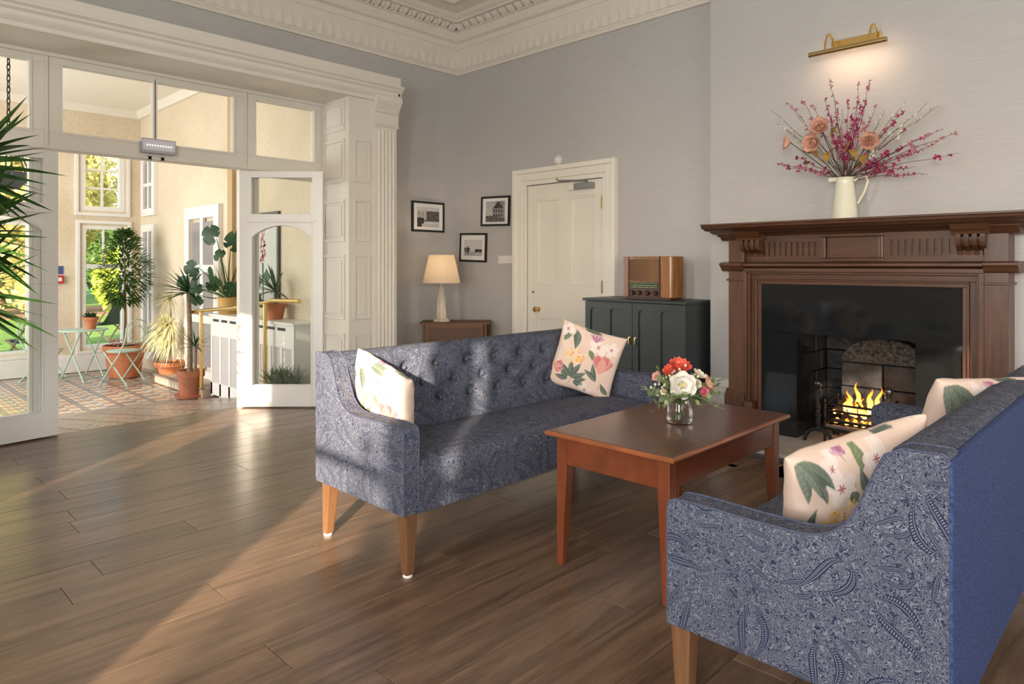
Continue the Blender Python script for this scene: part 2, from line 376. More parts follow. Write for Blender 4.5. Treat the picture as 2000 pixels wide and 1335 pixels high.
# ================================================================== ROOM SHELL
XL, YB, YC, XC = -5.954, 5.2, 5.0, -2.67          # left wall, alcove wall, chimney breast face, breast edge
ZC = 4.0
fl = struct(MB().box(XL, XRIGHT, YREAR, YB+.3, -.06, -.022).build('floor', 'floor'), 'brown oak plank floor of the sitting room')
PW, PLEN = .19, 1.5
plank_mesh = MB().box(-PW/2+.0008, PW/2-.0008, -PLEN/2+.0008, PLEN/2-.0008, -.022, 0).mesh('plank', .0015, 1); plank_mesh.materials.append(MAT['floor'])
nx = int((1.4-XL)/PW)
for i in range(nx):
    x = XL+PW*(i+.5); off = random.uniform(0, PLEN)
    k0 = -1 if x > -1.6 else 0
    y = .25 - off
    if x > -1.6: y -= 0
    while y < YB-.05:
        if y+PLEN/2 > -.2 and not (x < -5.0 and y < -.4):
            mobj('plank', plank_mesh, None, fl, (x, min(y, YB+.28-PLEN/2), 0))
        y += PLEN
# rest of the floor behind the camera
rf = MB()
for i in range(nx): rf.box(XL+PW*i+.0008, XL+PW*(i+1)-.0008, YREAR, -.45, -.022, -.004)
for i in range(int((XRIGHT-1.4)/PW)+1): rf.box(XL+PW*(nx+i)+.0008, min(XRIGHT, XL+PW*(nx+i+1)-.0008), YREAR, YB, -.022, -.004)
stuff(rf.build('rear_planks', 'floor', fl))

struct(MB().box(XL-.2, XRIGHT+.1, YREAR-.2, YB+.5, ZC, ZC+.1).build('ceiling', 'ceil'), 'pale plaster ceiling with moulded border')
struct(cells(MB(), 'x', XL-.1, XL, YREAR, YB+.1, -.5, ZC, [(.41, 3.41, -.5, 2.82), (-2.0, -1.02, .6, 2.4)]).build('wall_left', 'wall'), 'grey papered wall around the glazed garden doors')
wb = struct(cells(MB(), 'y', YB, YB+.1, XL, XC, 0, ZC, [(-4.86, -3.87, -.01, 2.08)]).build('wall_back', 'wall'), 'grey papered alcove wall with white door')
FX0, FX1, FZ = -1.927, -1.183, .77
struct(cells(MB(), 'y', YC, YC+.12, XC, XRIGHT, 0, ZC, [(FX0-.02, FX1+.02, -.01, FZ+.02)]).box(XC, XC+.1, YC+.12, YB+.1, 0, ZC).build('wall_chimney', 'wall'), 'grey papered chimney breast above the fireplace')
wr = cells(MB(), 'y', YREAR-.25, YREAR, XL-.1, XRIGHT+.1, 0, ZC, [(a, b_, SILL, HEAD) for a, b_ in REAR])
struct(wr.build('wall_rear', 'wall'))
RW = [(-1.7, -.4), (.6, 1.9), (2.9, 4.2)]
struct(cells(MB(), 'x', XRIGHT, XRIGHT+.25, YREAR, YC, 0, ZC, [(a, b_, SILL, HEAD) for a, b_ in RW]).build('wall_right', 'wall'))
wi = 10
def sash(axis, p, a0, a1, z0, z1, cols, rows, name, fw=.06, bar=.022, th=.05, mat='white2', pane='glass', label=None):
    e = sempty(name, label)
    fm = MB(); hs = [(a0+fw, a1-fw, z0+fw, z1-fw)]
    cells(fm, axis, p-th/2, p+th/2, a0, a1, z0, z1, hs).build('window_frame', mat, e, .004)
    A = [a0+fw+(a1-a0-2*fw)*i/cols for i in range(cols+1)]; Z = [z0+fw+(z1-z0-2*fw)*j/rows for j in range(rows+1)]
    for a in A[1:-1]:
        g = MB(); (g.box(p-.018, p+.018, a-bar/2, a+bar/2, Z[0], Z[-1]) if axis == 'x' else g.box(a-bar/2, a+bar/2, p-.018, p+.018, Z[0], Z[-1])); g.build('glazing_bar', mat, e)
    for z in Z[1:-1]:
        g = MB(); (g.box(p-.017, p+.017, A[0], A[-1], z-bar/2, z+bar/2) if axis == 'x' else g.box(A[0], A[-1], p-.017, p+.017, z-bar/2, z+bar/2)); g.build('glazing_bar', mat, e)
    for i in range(cols):
        for j in range(rows):
            q = bar/2 if (cols > 1 or rows > 1) else 0
            g = MB(); b0, b1, c0, c1 = A[i]+q, A[i+1]-q, Z[j]+q, Z[j+1]-q
            (g.box(p-.003, p+.003, b0, b1, c0, c1) if axis == 'x' else g.box(b0, b1, p-.003, p+.003, c0, c1)); g.build('pane', pane, e, smooth=False)
    return e
for k, (a, b_) in enumerate(REAR): sash('y', YREAR-.12, a, b_, SILL, HEAD, 1, 2, 'window_%d' % (k+5), .03, .045)
for k, (a, b_) in enumerate(RW): sash('x', XRIGHT+.12, a, b_, SILL, HEAD, 2, 2, 'window_%d' % (k+20))

sash('x', XL-.05, -2.0, -1.02, .6, 2.4, 1, 2, 'window_18', .03)  # unseen opening added so the sun crosses into the garden room
# ---- skirting boards (profile sweeps)
def sweep(prof, path, mb=None, closed=False):
    """prof: (out, z) pairs; path: xy points, room lies to the right of travel; mitred"""
    mb = mb or MB(); P = [Vector((p[0], p[1])) for p in path]; n = len(P); k = len(prof); vs = []; fs = []
    for i, p in enumerate(P):
        d0 = (P[i]-P[i-1]).normalized() if i > 0 else (P[1]-P[0]).normalized()
        d1 = (P[i+1]-P[i]).normalized() if i < n-1 else d0
        n0 = Vector((d0.y, -d0.x)); n1 = Vector((d1.y, -d1.x)); m_ = (n0+n1)/(1+n0.dot(n1))
        vs += [(p.x+m_.x*o, p.y+m_.y*o, z) for o, z in prof]
    for i in range(n-1):
        for j in range(k): fs.append((i*k+j, (i+1)*k+j, (i+1)*k+(j+1) % k, i*k+(j+1) % k))
    fs += [tuple(range(k)), tuple((n-1)*k+j for j in range(k-1, -1, -1))]
    return mb.add(vs, fs)
SK = [(0, 0), (.022, 0), (.022, .24), (.03, .25), (.03, .27), (.02, .285), (.026, .30), (.012, .335), (.012, .35), (0, .36)]
struct(sweep(SK, [(XL, 3.95), (XL, YB), (-5.03, YB)]).build('baseboard_left', 'white2'), 'tall white moulded skirting in the corner')
struct(sweep(SK, [(-3.72, YB), (XC, YB), (XC, YC), (-2.44, YC)]).build('baseboard_back', 'white2'), 'tall white moulded skirting beside the fireplace')
struct(sweep(SK, [(-.68, YC), (XRIGHT, YC), (XRIGHT, YREAR)]).build('baseboard_right', 'white2'))
# ---- cornice
CP = [(0, 3.43), (.03, 3.43), (.035, 3.455), (.028, 3.47), (.032, 3.50), (.045, 3.62), (.075, 3.70), (.06, 3.715), (.07, 3.77), (.11, 3.785), (.12, 3.80), (.125, 3.87),
      (.15, 3.872), (.15, 3.882), (.125, 3.887), (.125, 3.93), (.245, 3.937), (.25, 3.95), (.28, 3.965), (.30, 3.985), (.31, 4.0), (0, 4.0)]
cor = struct(sweep(CP, [(XL, YREAR), (XL, YB), (XC, YB), (XC, YC), (XRIGHT, YC)]).build('trim_1', 'corn', ang=25), 'deep moulded plaster cornice with egg and dart')
egg = MB()
def eggf(u, v):
    a = PI*u; r = (.043*(1-.55*v))*(1 if v < .9 else .5)
    return (r*math.cos(a), .012*0+r*.9*math.sin(a)+.0, -.062*v)
egg.grid(lambda u, v: ((.042-.012*v*v)*math.cos(PI*u)*math.sqrt(max(0, 1-max(0, v-.45)**2*2.6)), -(.03*math.sin(PI*u))*math.sqrt(max(0, 1-max(0, v-.45)**2*2.6))-.055*(1-v), -.055*v), 8, 6)
egg_me = egg.mesh('egg'); egg_me.materials.append(MAT['corn'])
dart = MB().prism([(-.007, 0), (.007, 0), (.004, -.03), (0, -.055), (-.004, -.03)], 'y', -.075, -.0); dart_me = dart.mesh('dart'); dart_me.materials.append(MAT['corn'])
lf = MB()
lf.grid(lambda u, v: ((u-.5)*.10*(1-.35*v)*(.72+.28*math.cos(v*5*PI)**2), -.008*math.sin(PI*u)*(1-.3*v)-.010*v*v-.02*abs(math.cos(u*2*PI))*0, .20*v), 8, 8)
lf_me = lf.mesh('frieze_leaf'); lf_me.materials.append(MAT['corn'])
S = .113
for i in range(int((YB-.16-1.6)/S)):      # along the left wall (pieces face +x)
    y = YB-.215-i*S
    mobj('egg', egg_me, None, cor, (XL+.135, y, 3.932), (0, 0, PI/2)); mobj('dart', dart_me, None, cor, (XL+.14, y-S/2, 3.93), (0, 0, PI/2))
for i in range(int((XC-XL-.3)/S)):        # along the alcove wall (pieces face -y)
    x = XL+.215+i*S
    mobj('egg', egg_me, None, cor, (x, YB-.135, 3.932)); mobj('dart', dart_me, None, cor, (x+S/2, YB-.14, 3.93))
for i in range(38): mobj('frieze_leaf', lf_me, None, cor, (XL+.035, YB-.10-i*.105, 3.487), (0, 0, PI/2))
for i in range(30): mobj('frieze_leaf', lf_me, None, cor, (XL+.10+i*.105, YB-.035, 3.487))
bord = [(0, 4.0), (.05, 4.0), (.05, 3.985), (.035, 3.975), (.01, 3.98), (0, 3.985)]
struct(sweep(bord, [(XL+.52, YREAR+.5), (XL+.52, YB-.52), (XRIGHT-.5, YB-.52)]).build('trim_2', 'corn'), 'slim inner ceiling moulding')

# ================================================================== DOORCASE AND GLAZED SCREEN
dc = sempty('trim_3', 'white classical doorcase with fluted pilasters')
XDF = -5.42                                     # front face of the doorcase
def panelled_jamb(y0, y1, sgn):
    box_obj('jamb', 'white', dc, XL, XDF, y0, y1, 0, 2.82, .003)
    face = y0 if sgn > 0 else y1
    for z0, z1 in ((.2, .62), (.75, 1.35), (1.47, 1.86), (2.02, 2.42), (2.5, 2.76)):    # raised panels on the reveal
        m = MB(); a, b_ = (face-.012, face) if sgn > 0 else (face, face+.012)
        cells(m, 'y', a, b_, XL+.10, XDF-.07, z0, z1, [(XL+.125, XDF-.095, z0+.025, z1-.025)])
        c0, c1 = (face-.008, face) if sgn > 0 else (face, face+.008)
        m.box(XL+.15, XDF-.12, c0, c1, z0+.05, z1-.05); m.build('reveal_panel', 'white', dc, .003)
    for z0, z1 in ((.2, .62), (.75, 1.35), (1.47, 1.86), (2.02, 2.42)):                 # panels facing the room
        m = MB(); a, b_ = (y0+.05, y0+.23) if sgn > 0 else (y1-.23, y1-.05)
        cells(m, 'x', XDF, XDF+.012, a, b_, z0, z1, [(a+.022, b_-.022, z0+.022, z1-.022)]).box(XDF, XDF+.008, a+.05, b_-.05, z0+.05, z1-.05).build('face_panel', 'white', dc, .003)
    p0, p1 = (y0+.275, y0+.51) if sgn > 0 else (y1-.51, y1-.275)
    m = MB(); n = 5; m.box(XDF, XDF+.03, p0, p1, .3, 2.56)
    w = (p1-p0-.03)/n
    for i in range(n): m.tube([(XDF+.03, p0+.015+w*(i+.5), .34), (XDF+.03, p0+.015+w*(i+.5), 2.52)], w*.36, 10)
    m.build('fluted_pilaster', 'white', dc, 0)
    box_obj('pilaster_base', 'white', dc, XDF, XDF+.05, p0-.02, p1+.02, 0, .3, .008)
    pr = [(0, 2.56), (.036, 2.56), (.05, 2.575), (.036, 2.59), (.036, 2.69), (.052, 2.70), (.04, 2.715), (.06, 2.745), (.09, 2.79), (.10, 2.80), (.10, 2.845), (0, 2.845)]
    m = MB(); n_ = len(pr)
    m.prism([(XDF+a, z) for a, z in pr], 'y', p0-.02, p1+.02); m.build('capital', 'white', dc, .003)
panelled_jamb(3.41, 3.925, 1); panelled_jamb(-.105, .41, -1)
EN = [(0, 2.80), (.035, 2.80), (.035, 2.83), (.045, 2.84), (.06, 2.86), (.05, 2.875), (.05, 2.90), (.075, 2.915), (.075, 2.93), (.10, 2.945), (.10, 2.962), (.045, 2.965), (.045, 3.055), (0, 3.055)]
m = MB().prism([(XDF+a, z) for a, z in EN], 'y', -.13, 3.965); m.box(XL, XDF, -.105, 3.925, 2.80, 3.05); m.build('entablature', 'white', dc, .003)
m = MB().prism([(3.925, 2.80), (3.925, 3.055), (3.955, 3.055), (3.955, 2.965), (4.0, 2.962), (4.0, 2.945), (3.98, 2.93), (3.975, 2.915), (3.95, 2.9), (3.955, 2.86), (3.94, 2.83), (3.94, 2.80)], 'x', XL, XDF+.05); m.build('entablature_return', 'white', dc, .002)
# screen
SC = sempty('window_1', 'white glazed screen of transom lights around the garden doorway')
XF = -5.925
holes = [(.50, 1.072, 2.234, 2.725), (1.276, 1.898, 2.234, 2.725), (1.928, 2.55, 2.234, 2.725), (2.754, 3.325, 2.234, 2.725),
         (.41, .41, 0, 0), (1.25, 2.605, -.01, 2.092), (.52, 1.07, .12, 2.05), (2.78, 3.325, .12, 2.05)]
holes = [h for h in holes if h[1] > h[0]]
cells(MB(), 'x', XF-.03, XF+.03, .41, 3.41, 0, 2.82, holes).build('screen_frame', 'white', SC, .003)
m = MB()
for (a, b_, z0, z1) in holes:
    if z0 < 0: continue
    cells(m, 'x', XF+.03, XF+.038, a-.018, b_+.018, z0-.018, z1+.018, [(a, b_, z0, z1)])
m.build('glazing_bead', 'white', SC)
MB().box(XF+.03, XF+.055, .41, 3.41, 2.775, 2.82).box(XF+.03, XF+.045, 1.165, 1.185, 2.1, 2.775).box(XF+.03, XF+.045, 2.645, 2.665, 2.1, 2.775).box(XF+.03, XF+.05, .41, 3.41, 2.10, 2.118).build('screen_moulding', 'white', SC, .003)
for (a, b_, z0, z1) in holes:
    if z0 < 0: continue
    MB().box(XF-.004, XF+.002, a, b_, z0, z1).build('pane', 'glass', SC, smooth=False)
# door leaves, local: hinge at origin, leaf along +y, thickness in x
def leaf(name, label, loc, rz, W=.72, H=2.075, hand=1):
    e = sempty(name, label, loc, rz); T = .022; sw = .095
    m = MB(); zt0, zt1 = 1.70, 2.02; zb0, zb1 = .20, 1.50
    m.box(-T, T, 0, sw, .012, H); m.box(-T, T, W-sw, W, .012, H)
    m.box(-T, T, sw, W-sw, .012, zb0); m.box(-T, T, sw, W-sw, zt1, H); m.box(-T, T, sw, W-sw, 1.62, zt0)
    m.build('door_frame', 'white2', e, .003)
    ya, yb = sw, W-sw; arc = [(ya+(yb-ya)*i/14, 1.50+.105*math.sin(PI*i/14)**.8) for i in range(15)]
    MB().prism(arc+[(yb, 1.62), (ya, 1.62)], 'x', -T, T).build('arched_rail', 'white2', e)
    MB().box(-T-.014, T+.014, sw-.03, W-sw+.03, 1.628, 1.65).build('ledge_moulding', 'white2', e, .004)
    for s_ in (-1, 1):
        pts = [(s_*T, ya+.004, zb0)]+[(s_*T, ya+.004+(yb-ya-.008)*i/14, 1.50+.105*math.sin(PI*i/14)**.8) for i in range(15)]+[(s_*T, yb-.004, zb0)]
        MB().tube(pts, .007, 6, closed=True).build('glazing_bead', 'white2', e)
    MB().box(-.004, .004, sw, W-sw, zt0, zt1).build('pane', 'glass', e, smooth=False)
    MB().prism([(ya, zb0), (yb, zb0)]+arc[::-1], 'x', -.004, .004).build('pane', 'glass', e, smooth=False)
    return e
leaf('door_1', 'white glazed door leaf standing open beside the sofa back', (-5.885, 2.615, 0), -math.radians(44.5))
leaf('door_2', 'white glazed door leaf folded back behind the palm', (-5.885, 1.24, 0), PI+math.radians(10))

# ================================================================== CREAM DOOR IN THE ALCOVE
d3 = sempty('door_3', 'cream panelled door in a moulded frame')
def architrave(p):     # stepped frame round the opening, faces -y
    x0, x1, zt = -4.86, -3.87, 2.08
    for (a, d) in ((.0, .03), (.05, .045), (.115, .06), (.15, .045)):
        pass
    m = MB()
    for o0, o1, d in ((0, .045, .028), (.045, .12, .04), (.12, .165, .062)):
        m.box(x0-o1, x0-o0, YB-d, YB, 0, zt+o1); m.box(x1+o0, x1+o1, YB-d, YB, 0, zt+o1); m.box(x0-o0, x1+o0, YB-d, YB, zt+o0, zt+o1)
    return m.build('door_frame', 'door', p, .005)
architrave(d3)
m = MB(); Y0 = YB+.005
dh = [(-4.74, -4.44, 1.05, 1.93), (-4.29, -3.98, 1.05, 1.93), (-4.74, -4.44, .22, .72), (-4.29, -3.98, .22, .72)]
cells(m, 'y', Y0, Y0+.04, -4.855, -3.875, .008, 2.075, dh); m.build('door_leaf', 'door', d3, .002)
for (a, b_, z0, z1) in dh:
    MB().box(a, b_, Y0+.022, Y0+.032, z0, z1).build('door_panel', 'door', d3)
    q = MB(); cells(q, 'y', Y0+.004, Y0+.022, a, b_, z0, z1, [(a+.022, b_-.022, z0+.022, z1-.022)]); q.build('panel_moulding', 'door', d3, .006)
k = MB().lathe([(.001, 0), (.022, .0), (.022, .006), (.009, .012), (.009, .03), (.022, .036), (.03, .05), (.026, .064), (.001, .07)], 20)
k.build('knob', 'brass', d3, loc=(-4.70, Y0, .80), rot=(PI/2, 0, 0))
MB().lathe([(.001, 0), (.012, 0), (.012, .012), (.001, .014)], 14).build('keyhole', 'galv', d3, loc=(-4.775, Y0, .975), rot=(PI/2, 0, 0))
for z in (1.845, 1.047, .3): MB().tube([(-3.872, Y0-.03, z-.06), (-3.872, Y0-.03, z+.06)], .011, 10).box(-3.90, -3.872, Y0-.004, Y0+.001, z-.055, z+.055).build('hinge', 'abrass', d3)
cl = MB().box(-4.20, -3.98, Y0-.055, Y0, 1.985, 2.045).build('door_closer', 'galv', d3, .006)
MB().box(-4.29, -4.20, Y0-.045, Y0, 1.985, 2.05).build('closer_bracket', 'door', d3, .005)
MB().tube([(-4.05, Y0-.03, 2.055), (-4.05, Y0-.10, 2.06), (-4.38, Y0-.07, 2.085), (-4.42, Y0-.05, 2.11)], .009, 8).build('closer_arm', 'galv', d3)
MB().box(-4.9, -3.83, YB+.09, YB+.12, 0, 2.12).build('door_backing', 'dark', d3)

# ================================================================== CONSERVATORY SHELL
XV, YV, ZF, ZV = -11.9, 3.65, -.36, 3.68
YV0 = -1.0
base = struct(MB().prism([(XL-.0, -.022), (-8.5, ZF-.02), (XV-.1, ZF-.02), (XV-.1, ZF-.1), (XL, -.3)], 'y', YV0, YV+.1).build('floor_conservatory', plain('tile_grout', (.30, .25, .21), .6)), 'geometric terracotta tiled floor sloping down from the oak')
def zfl(x): return ZF*(XL-x)/(8.5+XL) if x > -8.5 else ZF
tmats = [plain('terracotta_tile', (.44, .265, .185), .25, var=(3, .2)), plain('cream_tile', (.58, .50, .42), .25, var=(3, .12)), plain('slate_blue_tile', (.25, .225, .225), .25, var=(3, .15))]
TS = .115; tv = []; tf = []; tm = []
y = YV0
iy = 0
while y < YV-.02:
    x = XL-.01; ix = 0
    while x > XV:
        x1 = max(x-TS, XV); g = .002; y1 = min(y+TS/2, YV)
        o = len(tv); z0, z1 = zfl(x), zfl(x1)
        tv += [(x-g, y+g, z0-.012), (x1+g, y+g, z1-.012), (x1+g, y1-g, z1-.012), (x-g, y1-g, z0-.012)]
        tf.append((o, o+3, o+2, o+1))
        r = iy % 6
        tm.append(2 if r in (0,) or (r == 3 and ix % 2) else (0 if (ix+(r > 3)) % 2 else 1) if r != 3 else 1)
        x -= TS; ix += 1
    y += TS/2; iy += 1
me = bpy.data.meshes.new('floor_tiles'); me.from_pydata(tv, [], tf)
for q in tmats: me.materials.append(q)
me.polygons.foreach_set('material_index', tm); stuff(mobj('floor_tiles', me, None, base))
struct(MB().box(XV-.1, XL-.1, YV0-.1, YV+.1, ZV, ZV+.1).build('ceiling_conservatory', 'ceil'), 'plain pale ceiling of the garden room')
# far wall windows: (y0, y1, z0, z1)
FW = [(2.80, 3.46, -.05, 1.89), (2.78, 3.44, 2.06, 3.1), (1.05, 2.2, -.05, 1.90), (1.05, 2.2, 2.02, 2.85), (-.7, .55, -.05, 1.90), (-.7, .55, 2.02, 2.85)]
struct(cells(MB(), 'x', XV-.14, XV, YV0, YV+.1, ZF-.1, ZV, [(a+.03, b_-.03, c+.03, d-.03) for a, b_, c, d in FW]).build('wall_conservatory_far', 'cream'), 'cream textured wall with garden windows')
SWn = [(-11.72, -11.12, 2.02, 2.98), (-11.72, -11.12, -.2, 1.88), (-9.9, -8.75, -.3, 2.04)]
struct(cells(MB(), 'y', YV, YV+.14, XV, XL-.1, ZF-.1, ZV, []).build('wall_conservatory_side', 'cream'), 'cream textured side wall of the garden room')
struct(cells(MB(), 'y', YV0-.1, YV0, XV, XL-.1, ZF-.1, ZV, [(-11.4, -7.6, .1, 3.0), (-6.8, -6.12, .5, 2.15)]).build('wall_conservatory_near', 'cream'))
sash('y', YV0-.05, -11.4, -7.6, .1, 3.0, 6, 3, 'window_11'); sash('y', YV0-.05, -6.8, -6.12, .5, 2.15, 1, 2, 'window_17', .03)  # the wide unseen window is added to go with the fill lamp
w2 = sash('x', XV-.05, 2.80, 3.46, -.05, 1.89, 1, 1, 'window_2', .085, th=.09, label='tall white garden window behind the potted tree')
MB().box(XV-.08, XV-.01, 2.88, 3.38, 1.20, 1.27).build('meeting_rail', 'white2', w2, .004); MB().box(XV-.07, XV-.03, 3.115, 3.14, 1.27, 1.81).build('glazing_bar', 'white2', w2)
sash('x', XV-.05, 2.78, 3.44, 2.06, 3.1, 2, 3, 'window_3', .10, .03, th=.09, label='small-paned white upper window in the cream wall')
sash('x', XV-.05, 1.05, 2.2, -.05, 1.90, 1, 1, 'window_4', .07, th=.09, label='wide garden window beyond the left door leaf')
sash('x', XV-.05, 1.05, 2.2, 2.02, 2.85, 2, 1, 'window_12', .07, th=.09); sash('x', XV-.05, -.7, .55, -.05, 1.90, 1, 1, 'window_13', .07, th=.09); sash('x', XV-.05, -.7, .55, 2.02, 2.85, 2, 1, 'window_14', .07, th=.09)
sash('y', YV-.03, -11.72, -11.12, 2.02, 2.98, 2, 2, 'window_15', .11, .05, th=.06, pane='greypane', label='narrow upper inner window beside the corner')
sash('y', YV-.03, -11.72, -11.12, -.2, 1.88, 2, 2, 'window_16', .11, .05, th=.06, pane='greypane', label='narrow lower inner window beside the corner')
sash('y', YV-.03, -9.9, -8.75, -.3, 2.04, 2, 3, 'door_4', .16, .1, th=.06, pane='greypane', label='white glazed inner door behind the monstera')
for (a, b_, z0, z1) in FW[:4]:
    t_ = MB(); cells(t_, 'x', XV, XV+.03, a-.05, b_+.05, z0-.05, z1+.05, [(a, b_, z0, z1)]); struct(t_.build('trim_4', 'white2', None, .006))
struct(MB().box(XV, XV+.03, YV0, YV, ZF, -.12).box(XV, XV+.02, YV0, YV, -.12, -.09).build('baseboard_conservatory', 'white2'))
struct(sweep([(0, ZV-.1), (.05, ZV-.1), (.09, ZV-.02), (.12, ZV), (0, ZV)], [(XV, YV0), (XV, YV), (XL-.12, YV)]).build('trim_5', 'ceil'))
struct(MB().box(-8.5, -8.36, YV-.05, YV, ZF, ZV).build('trim_6', plain('tan_pilaster', (.50, .36, .20), .7), None, .004), 'tan pilaster strip on the cream side wall')
# tiled step
st = sempty('trim_7', 'low step edged with triangular tiles')
MB().box(-10.1, -8.42, 3.27, YV, ZF, ZF+.12).build('step_block', plain('step_stone', (.42, .33, .26), .5), st, .004)
MB().box(-10.12, -8.42, 3.25, 3.30, ZF+.105, ZF+.125).build('step_nosing', plain('step_nosing_tile', (.20, .15, .13), .4), st, .003)
tri = MB().prism([(-.05, 0), (.05, 0), (0, .075)], 'y', -.004, 0).mesh('triangle_tile'); tri.materials.append(plain('ivory_triangle', (.62, .52, .40), .4))
for i in range(15): mobj('triangle_tile', tri, None, st, (-10.04+i*.108, 3.27, ZF+.015))

# ================================================================== GARDEN
struct(MB().box(-60, XV-.15, -30, 45, -.6, -.5).build('lawn', 'lawn'), 'sunlit green lawn beyond the windows')
struct(MB().box(-33, -27, -30, 45, -.5, -.47).build('flower_border', 'gravel'), 'brown earth border at the far edge of the lawn')
struct(MB().box(-60, 60, -60, YREAR-.3, -.7, -.6).box(XRIGHT+.3, 60, YREAR-.3, 60, -.7, -.6).build('ground', 'lawn'))
def leaf_cloud(mb, c, r, n, size, flat=1.0, shell=.55):
    for _ in range(n):
        d = Vector((random.gauss(0, 1), random.gauss(0, 1), random.gauss(0, 1))).normalized(); q = shell+(1-shell)*random.random()
        p = Vector(c)+Vector((d.x*r[0], d.y*r[1], d.z*r[2]))*q
        a = Vector((random.uniform(-1, 1), random.uniform(-1, 1), random.uniform(-1, 1))).normalized(); b_ = a.orthogonal().normalized(); s_ = size*random.uniform(.6, 1.3)
        mb.add([p-a*s_, p+b_*s_*.45, p+a*s_, p-b_*s_*.45], [(0, 1, 2, 3)])
def garden_tree(x, y, h, r, mat, label, n=2600, size=.22):
    e = thing('garden_tree', label, 'tree', (x, y, -.5))
    MB().tube([(0, 0, 0), (.1, 0, h*.4), (0, .1, h*.75)], [.2, .15, .08], 8).build('trunk', 'bark', e)
    m = MB()
    for k in range(7):
        a = random.uniform(0, 6.28); q = random.uniform(0, .7)*r
        leaf_cloud(m, (q*math.cos(a), q*math.sin(a), h*(.18+.11*k)), (r*.8, r*.8, h*.2), n//7, size, shell=.2)
    stuff(m.build('foliage', mat, e, smooth=False)); return e
for k, (x, y, h, mt, lb) in enumerate([(-43, 1.5, 13, 'autumn', 'golden autumn tree at the left end of the tree line'), (-34, 5.2, 12, 'autumn', 'golden autumn tree seen through the left garden window'), (-43, 9.0, 15, 'autumn', 'taller golden tree in the middle of the tree line'),
        (-34, 12.4, 12, 'autumn', 'golden autumn tree seen through the window behind the potted tree'), (-43, 17, 15, 'autumn', 'far golden tree at the right end of the tree line'), (-34, -2.2, 12, 'bushg', 'lime green tree hidden behind the left door leaf')]):
    garden_tree(x, y, h, 2.3, mt, lb, 17000, .20)
def bush(x, y, r, h, mat, label, n=1800):
    e = thing('garden_bush', label, 'bush', (x, y, -.5)); m = MB(); leaf_cloud(m, (0, 0, h*.5), (r, r, h*.52), n, .16, shell=.75); m.ball((0, 0, h*.5), r*.86, 14, 9, h*.5/r)
    stuff(m.build('foliage', mat, e, smooth=False)); return e
bush(-24.5, 7.3, 1.15, 2.4, 'bushg', 'round lime green bush on the lawn behind the potted tree')
bush(-29, 8.6, 1.6, 3.4, 'hedge', 'dark green shrub behind the round lime bush')
bush(-29, 3.2, 1.1, 2.2, 'bushg', 'rounded lime shrub seen through the left garden window')
bush(-28.5, 5.7, .9, 1.5, 'autumn', 'low golden shrub at the edge of the lawn')
# planting outside the rear and side windows, which breaks up the sun
def shrub(x, y, c, r, n, size, label, mat='hedge'):
    e = thing('garden_shrub', label, 'bush', (x, y, -.6)); m = MB(); leaf_cloud(m, (0, 0, c+.6), r, n, size, shell=.0); stuff(m.build('foliage', mat, e, smooth=False))
    MB().tube([(0, 0, 0), (.03, 0, c*.5), (0, 0, c+.5)], [.05, .04, .02], 8).build('stem', 'bark', e)
shrub(3.05, -5.0, 2.05, (.45, .5, .8), 700, .055, 'leafy shrub outside the wide rear window')
shrub(.20, -5.0, 1.55, (.17, .25, .58), 1100, .05, 'slim leafy shrub outside the narrow rear window')
shrub(3.93, -6.6, 2.27, (.55, .35, .33), 1000, .055, 'low dense shrub behind the leafy one outside the wide rear window')
gh = thing('sun_block_hedge', 'unseen hedge added to shade the side windows of the garden room', 'hedge', (-9.0, -3.4, -.6)); m = MB(); m.box(-3.2, 3.0, -.4, .4, 0, 4.4)  # unseen hedge, added to keep direct sun out of the wide side window
for _ in range(2500):
    p = Vector((random.uniform(-3.2, 3.0), .42, random.uniform(0, 4.4))); a = Vector((random.uniform(-1, 1), random.uniform(-.5, .5), random.uniform(-1, 1))).normalized(); b_ = a.orthogonal().normalized(); m.add([p-a*.07, p+b_*.03, p+a*.07, p-b_*.03], [(0, 1, 2, 3)])
stuff(m.build('foliage', 'hedge', gh, smooth=False))
